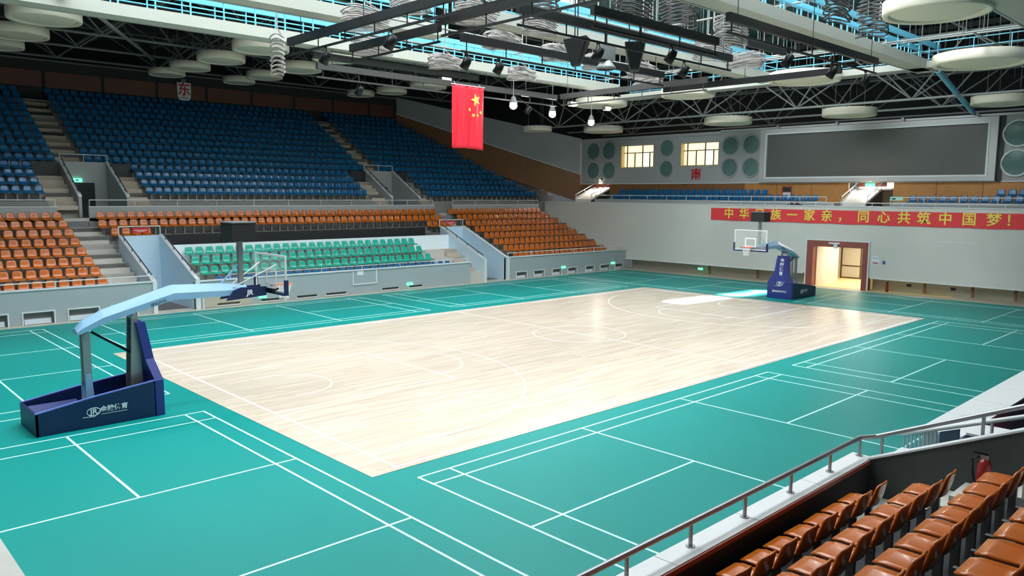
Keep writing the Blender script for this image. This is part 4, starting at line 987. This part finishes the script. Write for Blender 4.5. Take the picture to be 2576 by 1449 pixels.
# loose cable bundles on the bars
def cable(c, size, label, m='cable_grey', turns=9, seed=1, axis='x'):
    rnd = random.Random(seed); pts = []; n = turns*14
    for i in range(n):
        a = 2*math.pi*i/14; k = i/n; j = rnd.uniform(0.85, 1.15)
        u = size[0]*0.5*math.cos(a)*j; w = size[2]*(k-0.5)+0.06*math.sin(a*2); v = size[1]*0.5*math.sin(a)*j
        pts.append((c[0]+(u if axis == 'x' else v), c[1]+(v if axis == 'x' else u), c[2]+w))
    p0 = pts[-1]; pts += [(p0[0]*0.5+c[0]*0.5, p0[1]*0.5+c[1]*0.5, p0[2]+0.12), (c[0], c[1], p0[2]+0.3), (c[0], c[1], 13.0), (c[0], c[1], 16.58)]
    tag(MB().tube(pts, 0.028, 5).build('cable_bundle', m, loc=c), label, 'cable', 'coiled cable bundles hanging under the roof')
CB = [((-8.85,1.2,10.75),(1.5,0.7,0.6),'pale looped cables over the long left lighting bar',0,'x'), ((-8.9,-1.2,10.9),(1.4,0.8,0.7),'pale looped cables at the top left of the roof centre',0,'y'),
    ((-7.0,-1.9,10.8),(1.5,0.7,0.7),'pale looped cables beside the middle catwalk start',0,'x'), ((-4.7,-2.3,10.7),(1.3,0.7,0.6),'pale looped cables left of the loudspeakers',0,'x'),
    ((-4.0,-5.4,11.0),(1.5,0.7,1.0),'dark cable tangle at the top centre',1,'x'), ((-1.6,-5.3,11.1),(1.3,0.8,1.0),'dark cable tangle left of the right-hand catwalk',1,'y'),
    ((0.8,-5.7,10.8),(1.5,0.8,0.8),'pale looped cables under the right-hand catwalk',0,'x'), ((2.6,-3.9,10.7),(1.9,0.9,0.7),'large pale cable coil before the far catwalk end',0,'x'),
    ((5.3,-3.6,10.65),(1.6,0.8,0.45),'flat pale cable coil right of the large coil',0,'y'), ((5.0,1.1,10.75),(1.8,0.7,0.5),'reddish grey cable coil over the middle catwalk end',0,'x'),
    ((7.2,2.4,10.7),(1.5,0.7,0.4),'grey cable coil by the crossing grey bar',0,'y'), ((-9.9,4.9,10.0),(0.45,0.45,1.3),'hanging cable tail at the end of the left bar',0,'x'),
    ((-3.0,1.3,10.9),(1.6,0.7,0.5),'grey cable coil above the long middle bar',0,'x'), ((-0.3,1.2,10.8),(1.4,0.7,0.5),'grey cable coil behind the loudspeakers',0,'x'),
    ((2.4,1.4,10.8),(1.5,0.7,0.5),'grey cable coil halfway along the middle catwalk',0,'x'), ((-6.0,5.2,10.8),(1.6,0.8,0.5),'grey cable coil left of the flag near the catwalk',0,'x'),
    ((-2.2,5.6,10.75),(1.5,0.8,0.45),'grey cable coil just left of the flag top',0,'x'), ((2.2,5.6,10.75),(1.5,0.8,0.45),'grey cable coil just right of the flag top',0,'x'),
    ((-6.0,-3.5,11.0),(1.4,0.8,0.9),'dark cable tangle above the stage lamp left of the loudspeakers',1,'y'), ((2.2,-8.6,11.4),(1.2,0.6,1.0),'dark cable tangle on the right-hand catwalk',1,'x'), ((5.2,-8.5,11.5),(1.0,0.6,1.2),'dark cable stack at the right-hand catwalk end',1,'y')]
for i, (c, sz, lab, dk, ax) in enumerate(CB):
    cable(c, sz, lab, 'cable_dark' if dk else 'cable_grey', 9, i+3, ax)
# thin service pipes among the bars
for i, (p, q, lab) in enumerate([((-9,-1.5,11.5),(9,-1.5,11.5),'thin service pipe above the loudspeakers'), ((-9,1.9,11.1),(10,1.9,11.1),'thin service pipe above the middle of the hall'), ((-8,5.0,11.2),(9,5.0,11.2),'thin service pipe between the flag and the middle catwalk'), ((-3,-10,11.6),(14,-10,11.6),'thin service pipe right of the right-hand catwalk'), ((9.5,-12,11.4),(9.5,7,11.4),'thin service pipe crossing before the far discs'), ((11.5,-12,11.7),(11.5,7,11.7),'thin service pipe crossing nearest the white tube beam'), ((3.0,-12,11.9),(3.0,7,11.9),'thin service pipe crossing over the court centre'), ((-3.9,-12,12.9),(-3.9,7,12.9),'thin service pipe crossing over the loudspeakers')]):
    t = thing('service_pipe', lab, 'pipe', p, 'thin service pipes under the roof'); rod('pipe', p, q, 0.035, 'truss_grey', t)
    for k in (0.1, 0.5, 0.9): a = Vector(p).lerp(Vector(q), k); rod('hanger', tuple(a), (a.x,a.y,16.55), 0.012, 'truss_grey', t, 6)
# loudspeakers and horn under the lighting bars
def speaker(c, yaw, label):
    t = thing('loudspeaker', label, 'loudspeaker', c, 'black loudspeakers hanging over the court')
    R = Matrix.Rotation(yaw, 3, 'Z')
    def W(p): return tuple(Vector(c)+R @ Vector(p))
    mb = MB(); mb.v = [W(p) for p in [(-0.34,-0.40,0.45),(0.34,-0.40,0.45),(0.34,0.35,0.35),(-0.34,0.35,0.35),(-0.14,-0.12,-0.42),(0.14,-0.12,-0.42),(0.14,0.12,-0.45),(-0.14,0.12,-0.45)]]
    mb.f = [(0,1,2,3),(4,5,6,7),(0,1,5,4),(1,2,6,5),(2,3,7,6),(3,0,4,7)]
    mb.build('cabinet', 'black_matte', t)
    mb = MB(); mb.v = [W(p) for p in [(-0.30,-0.42,0.42),(0.30,-0.42,0.42),(0.13,-0.155,-0.36),(-0.13,-0.155,-0.36)]]; mb.f = [(0,1,2,3)]
    mb.build('grille', 'black_metal', t)
    for u in (-0.2, 0.2): rod('suspension', W((u,0,0.4)), W((u,0,6.04)), 0.02, 'black_metal', t, 6)
speaker((-3.35,-2.6,10.0), 0.5, 'left black wedge loudspeaker hanging at the roof centre')
speaker((-1.25,-3.35,10.0), -0.9, 'right black wedge loudspeaker hanging at the roof centre')
t = thing('horn_speaker', 'grey horn loudspeaker between the two black wedge loudspeakers', 'loudspeaker', (-2.2,-2.9,9.95))
MB().box(-2.5,-1.9,-3.05,-2.75,9.85,10.3).build('cabinet', 'truss_dark', t); MB().lathe([(0.30,0.0),(0.34,0.04),(0.30,0.10),(0.10,0.35),(0.05,0.45)], (-2.2,-2.9,9.55), 24).build('horn', 'truss_grey', t, True); rod('suspension', (-2.2,-2.9,10.3), (-2.2,-2.9,16.55), 0.03, 'black_metal', t)
# stage lamps on the bars
def stage_lamp(c, tilt, label):
    t = thing('stage_lamp', label, 'lamp', c, 'black stage lamps clamped to the lighting bars')
    o = MB().lathe([(0.001,0.22),(0.09,0.22),(0.13,0.08),(0.15,-0.18),(0.13,-0.18),(0.11,-0.1)], c, 16).build('can', 'black_metal', t, True); o.rotation_euler = (tilt, 0.3, 0)
    bar('clamp', 'black_metal', c[0]-0.04, c[0]+0.04, c[1]-0.04, c[1]+0.04, c[2]+0.30, c[2]+0.335, t)
    rod('yoke', tuple(Vector(c)+Vector((0.16,0,0))), tuple(Vector(c)+Vector((0.03,0,0.32))), 0.015, 'black_metal', t, 6); rod('yoke', tuple(Vector(c)-Vector((0.16,0,0))), tuple(Vector(c)+Vector((-0.03,0,0.32))), 0.015, 'black_metal', t, 6)
for i, (c, lab) in enumerate([((-6.3,-0.6,9.52),'stage lamp at the near end of the middle bar'),((-4.9,-0.6,9.52),'stage lamp second along the middle bar'),((-9.8,2.0,9.565),'stage lamp on the long left bar'),((-9.8,-1.5,9.565),'stage lamp at the top left of the long bar'),((-4.6,-4.6,9.52),'stage lamp left of the loudspeakers'),((-0.2,-4.6,9.52),'stage lamp right of the loudspeakers'),((-2.8,-5.9,9.52),'stage lamp on the upper right bar'),((0.5,-7.9,9.57),'stage lamp on the bar beside the right catwalk'),((3.6,-7.9,9.57),'stage lamp midway on the right catwalk bar'),((6.3,-7.9,9.57),'stage lamp at the far end of the right catwalk bar'),((-5.0,7.62,9.52),'stage lamp left on the flag bar'),((4.6,7.62,9.52),'stage lamp right of the flag'),((-15.7,7.0,11.45),'dark lamp on the nearest catwalk, upper left')]):
    stage_lamp(c, 0.5, 'black '+lab)
# lit high-bay lamps
for (x, y, z), lab in (((3.25,7.25,9.62),'lit white bell lamp right beside the flag'), ((7.35,8.6,9.62),'lit white bell lamp, middle of the three'), ((12.3,10.2,9.62),'lit white bell lamp above the far corner discs')):
    t = thing('bell_lamp', lab, 'lamp', (x,y,z), 'lit bell lamps hanging over the far court')
    MB().lathe([(0.04,0.42),(0.10,0.36),(0.17,0.18),(0.19,0.10)], (x,y,z), 20).build('shade', 'truss_dark', t, True)
    MB().lathe([(0.001,0.14),(0.12,0.11),(0.18,0.0),(0.17,-0.09),(0.10,-0.17),(0.001,-0.20)], (x,y,z), 20).build('bulb', 'lamp_glow', t, True)
    rod('stem', (x,y,z+0.4), (x,y,hang_top(x,y)), 0.02, 'truss_grey', t, 6)
for (x, y, z), lab in (((-0.35,7.9,10.36),'warm lit lamp on the bar above the flag'), ((5.1,8.3,10.3),'warm lit lamp right of the flag on the bar'), ((8.9,8.6,10.15),'warm lit lamp above the middle bell lamp'), ((15.0,11.3,10.6),'warm lit lamp glowing under the disc right of the flag')):
    t = thing('warm_lamp', lab, 'lamp', (x,y,z), 'small warm lamps near the flag')
    B('housing', 'steel_grey', x-0.28, x+0.28, y-0.12, y+0.12, z, z+0.22, t); B('lens', 'lamp_warm', x-0.25, x+0.25, y-0.14, y-0.12, z+0.03, z+0.19, t); B('glow_plate', 'lamp_warm', x-0.22, x+0.22, y-0.10, y+0.10, z-0.02, z, t); rod('stem', (x,y,z+0.2), (x,y,10.63 if x < 0 else 10.92 if x > 14 else hang_top(x,y)), 0.015, 'truss_grey', t, 6)

# roof slit and narrow-beam lamp, both added for the daylight strip on the floor
wsl = sempty('window_8', (14.8, 2.6, 16.0))
for y in (2.05, 2.95): bar('frame_bar', 'catwalk_white', 11.4, 18.6, y-0.05, y+0.05, 16.3, 16.6, wsl)
bar('pane', 'skylight_glass', 11.4, 18.6, 2.1, 2.9, 16.56, 16.59, wsl)
sl = bpy.data.lights.new('roof_slit_lamp', 'AREA'); sl.shape = 'RECTANGLE'; sl.size = 8.2; sl.size_y = 0.85; sl.spread = math.radians(4); sl.energy = 2500; sl.color = (0.9, 0.96, 1.0)
so = bpy.data.objects.new('roof_slit_lamp', sl); COL.objects.link(so); so.location = (14.6, 2.45, 16.5); so.rotation_euler = (0, 0, math.radians(-4.5))
# ================================================================== NORTH and WEST parapets, near stand
wn = sempty('wall_north', (-21.2, 0, 0)); B('wall_face', 'grey_wall', -21.3, -21.02, -15.05, 16.35, 0, 1.38, wn); B('coping', 'step_concrete', -21.34, -20.98, -15.05, 16.35, 1.38, 1.42, wn)
YW = -15.05
ww = sempty('wall_west', (-15.5, -15.2, 0))
B('wall_face', 'grey_wall', -21.0, -10.5, -15.31, -15.07, 0, 1.37, ww)
for a, b in [(-21.0+1.75*i, -21.0+1.75*(i+1)) for i in range(6)]: B('coping_slab', 'sign_white', a+0.006, b-0.006, -15.36, -15.04, 1.37, 1.41, ww)
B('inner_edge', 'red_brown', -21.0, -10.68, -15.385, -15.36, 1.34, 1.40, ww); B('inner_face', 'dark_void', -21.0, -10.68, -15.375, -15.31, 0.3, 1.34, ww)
def wtread(k): return 0.85+0.385*k
def wriser(k): return -15.45-0.83*k
pts = [(-15.40, 0.0)]
for k in range(0, 7): pts += [(wriser(k) if k else -15.40, wtread(k)), (wriser(k+1), wtread(k))]
pts += [(wriser(7), 0.0)]
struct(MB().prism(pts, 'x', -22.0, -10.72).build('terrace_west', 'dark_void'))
sw = sempty('stair_west', (-11.1, -16, 0.85))
for k in range(0, 7):
    y = wriser(k); z = wtread(k)
    bar('step', 'step_concrete', -11.86, -10.67, y-0.24, y+0.14 if k else y, z, z+0.012, sw); bar('step', 'step_concrete', -11.38, -10.67, y-0.42, y-0.24, z, z+0.012, sw)
    if k: bar('step_riser', 'step_concrete', -11.86, -10.67, y, y+0.14, z-0.37, z, sw)
    bar('step', 'step_concrete', -11.38, -10.67, y-0.69, y-0.42, z, z+0.19, sw)
# rail on the west parapet, bending up along the entrance wall
t = thing('railing', 'dark steel handrail on the parapet before the near orange seats', 'railing', (-15.5, -15.18, 1.41))
rod('handrail', (-21,-15.18,1.70), (-10.62,-15.18,1.70), 0.036, 'steel_grey', t, 12)
rod('handrail', (-10.62,-15.18,1.70), (-10.46,-15.36,1.73), 0.036, 'steel_grey', t, 12)
for x in (-19.95,-18.75,-17.6,-16.42,-15.24,-14.04,-12.84,-11.64,-10.60):
    rod('post', (x,-15.18,1.41), (x,-15.18,1.69), 0.024, 'steel_grey', t, 10)
    MB().lathe([(0.001,0.012),(0.055,0.012),(0.055,0.0)], (x,-15.18,1.41), 14).build('foot_plate', 'steel_grey', t)
t = thing('sloped_railing', 'steel handrail rising along the near entrance wall', 'railing', (-10.4, -15.4, 1.45))
rod('handrail', (-10.455,-15.355,1.725), (-10.45,-19.5,3.62), 0.036, 'steel_grey', t, 12)
for i in range(4): y = -15.45-1.35*i; rod('post', (-10.45,y,1.42+0.457*(-15.36-y)), (-10.45,y,1.74+0.457*(-15.40-y)), 0.024, 'steel_grey', t, 10)
we = sempty('entrance_west', (-9.5, -15.3, 0))
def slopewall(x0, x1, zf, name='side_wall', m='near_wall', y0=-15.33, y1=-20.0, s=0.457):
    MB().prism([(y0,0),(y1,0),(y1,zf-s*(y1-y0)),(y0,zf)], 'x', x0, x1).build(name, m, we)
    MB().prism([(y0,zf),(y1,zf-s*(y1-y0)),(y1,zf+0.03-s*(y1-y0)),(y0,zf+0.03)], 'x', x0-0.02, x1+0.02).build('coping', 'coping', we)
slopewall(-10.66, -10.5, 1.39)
struct(B('floor_entrance_west', 'beige_floor', -10.5, -8.4, -21, -15.05, -0.1, 0.0))
t = thing('balustrade', 'white handrail with teal slats beyond the near entrance wall', 'railing', (-9.2, -15.33, 1.0))
rod('handrail', (-9.2,-15.30,1.49), (-9.2,-19.0,2.93), 0.035, 'rail_white', t, 10)
for i in range(9): y = -15.34-0.06*i; bar('slat', 'barrier_teal', -9.215, -9.185, y-0.014, y+0.014, 0.6, 1.50+0.39*(-15.33-y), t)
MB().prism([(-15.88,0.5),(-16.16,0.5),(-16.16,1.77),(-15.88,1.66)], 'x', -9.22, -9.18).build('blue_panel', 'slate_blue', t)
for y in (-16.6, -17.8): rod('post', (-9.2,y,0.9), (-9.2,y,1.49+0.39*(-15.30-y)), 0.025, 'rail_white', t, 10)
struct(B('wall_balustrade_base', 'dark_panel', -9.3, -9.1, -19, -15.3, 0, 0.9))
struct(B('trim_2', 'sign_white', -9.75, -9.3, -15.62, -15.36, 1.24, 1.30)); struct(B('wall_corner_pier', 'grey_wall', -9.72, -9.33, -15.60, -15.38, 0, 1.24))
# west centre box: white ledge, dark inside, slatted gate, table
wb2 = sempty('wall_west_centre', (0, -15.3, 0))
B('wall_face', 'grey_wall', -8.3, 12, -15.85, -15.32, 0, 1.36, wb2)
for a, b in [(-8.3+1.45*i, -8.3+1.45*(i+1)) for i in range(14)]: B('ledge_slab', 'sign_white', a+0.006, b-0.006, -15.95, -15.26, 1.36, 1.40, wb2)
struct(B('floor_west_box', 'navy_void', -8.4, 12, -21, -15.9, 0.2, 0.3)); struct(B('wall_west_box_back', 'navy_void', -8.4, 12, -21.2, -21, 0, 5.0))
t = thing('side_table', 'table with white top and blue skirt inside the west box', 'table', (-8.0, -16.3, 0.3))
B('table_top', 'sign_white', -8.35, -7.6, -16.55, -16.02, 1.46, 1.50, t); B('skirt', 'table_blue', -8.31, -7.64, -16.51, -16.06, 0.3, 1.46, t)
t = thing('cloth_pile', 'crumpled magenta cloth lying at the right edge behind the rail', 'cloth', (-6.6, -16.95, 0.3))
mb = MB(); n = 10
for i in range(n):
    for j in range(n):
        u, v = i/(n-1)-0.5, j/(n-1)-0.5; mb.v.append((-6.6+1.5*u, -16.95+0.9*v, 0.3+0.95*max(0,1-(u*u+v*v)*4)+0.07*math.sin(i*2.1+j)*math.cos(j*1.7)+0.03))
for i in range(n-1):
    for j in range(n-1): a = i*n+j; mb.f.append((a,a+1,a+n+1,a+n))
mb.build('folds', 'cloth_magenta', t, True)
t = thing('fire_extinguisher', 'dark red fire extinguisher standing on the near steps by the entrance wall', 'extinguisher', (-10.95, -16.75, 1.45))
zx = wtread(1)+0.20
MB().lathe([(0.001,0),(0.085,0),(0.09,0.02),(0.09,0.36),(0.07,0.43),(0.03,0.47),(0.001,0.47)], (-10.93,-16.98,zx), 20).build('cylinder', 'extinguisher_red', t, True)
MB().box(-10.96,-10.90,-17.03,-16.93,zx+0.46,zx+0.52).build('valve', 'stainless', t); MB().box(-10.95,-10.91,-17.01,-16.84,zx+0.52,zx+0.545).build('handle', 'black_metal', t)
MB().tube([(-10.93,-16.94,zx+0.49),(-10.98,-16.84,zx+0.45),(-11.02,-16.87,zx+0.25),(-11.03,-16.90,zx+0.12)], 0.014, 8).build('hose', 'black_metal', t, True)
# near orange seats with their own parts
def near_seat(loc, label, group, folded=False):
    t = thing('orange_stadium_seat', label, 'seat', loc, group)
    for nm, me in NS:
        o = bpy.data.objects.new(nm, me); COL.objects.link(o); o.parent = t
        if folded and nm == 'seat_pan':
            h = Vector((0, 0.185, 0.47)); R = Matrix.Rotation(math.radians(-68), 4, 'X'); o.matrix_local = Matrix.Translation(h) @ R @ Matrix.Translation(-h)
    t.rotation_euler = (0,0,math.pi+random.uniform(-0.03,0.03)); return t
NS = []
for nm, mb, m in (('seat_pan', seat_part(PROF[:6], 0.026), 'seat_orange'), ('backrest', seat_part(PROF[5:], 0.026), 'seat_orange')):
    me = bpy.data.meshes.new(nm); me.from_pydata(mb.v, [], mb.f); bmfix(me); me.materials.append(MATS[m])
    for p in me.polygons: p.use_smooth = True
    NS.append((nm, me))
mb = MB().box(-0.03,0.03,-0.10,0.14,0.33,0.385); mb.box(-0.03,0.03,0.06,0.14,0.0,0.34); me = bpy.data.meshes.new('bracket'); me.from_pydata(mb.v, [], mb.f); bmfix(me); me.materials.append(MATS['steel_grey']); NS.append(('bracket', me))
mb = MB().box(0.225,0.285,0.30,0.66,0.388,0.425); me = bpy.data.meshes.new('support_bar'); me.from_pydata(mb.v, [], mb.f); bmfix(me); me.materials.append(MATS['bar_light']); NS.append(('support_bar', me))
for k in range(5):
    for i in range(11):
        x = -12.12-0.51*i-0.03*k
        near_seat((x, wriser(k)-0.40, wtread(k)), f'glossy orange seat in the near stand, {["row nearest the rail","second row from the rail","third row from the rail","fourth row from the rail","fifth row from the rail"][k]}, {ORD[i]} from the stairs', 'orange seats of the near stand')
# green floor-level exit lamps on the east front wall and south recess
for i, (x, y, z, lab) in enumerate(((-5.34,YE-0.03,0.33,'green exit lamp low on the centre wall below the near hoop'), (3.57,YE-0.03,0.30,'green exit lamp low on the centre wall under the green seats'), (16.52,YE-0.03,0.50,'green exit lamp low on the south wall of the orange block'), (21.84,YE-0.03,0.50,'green exit lamp low on the wall near the far corner'))):
    t = thing('exit_lamp', lab, 'sign', (x,y,z), 'low green exit lamps'); bar('case', 'exit_green', x-0.2, x+0.2, y-0.03, y+0.03, z-0.07, z+0.07, t); bar('pictogram', 'sign_white', x-0.05, x+0.05, y-0.035, y-0.03, z-0.04, z+0.04, t)
t = thing('exit_lamp', 'green exit lamp in the low recess of the south wall', 'sign', (23.7,9.84,0.42), 'low green exit lamps'); bar('case', 'exit_green', 23.66, 23.72, 9.66, 10.02, 0.35, 0.49, t); bar('pictogram', 'sign_white', 23.655, 23.66, 9.79, 9.89, 0.38, 0.46, t)
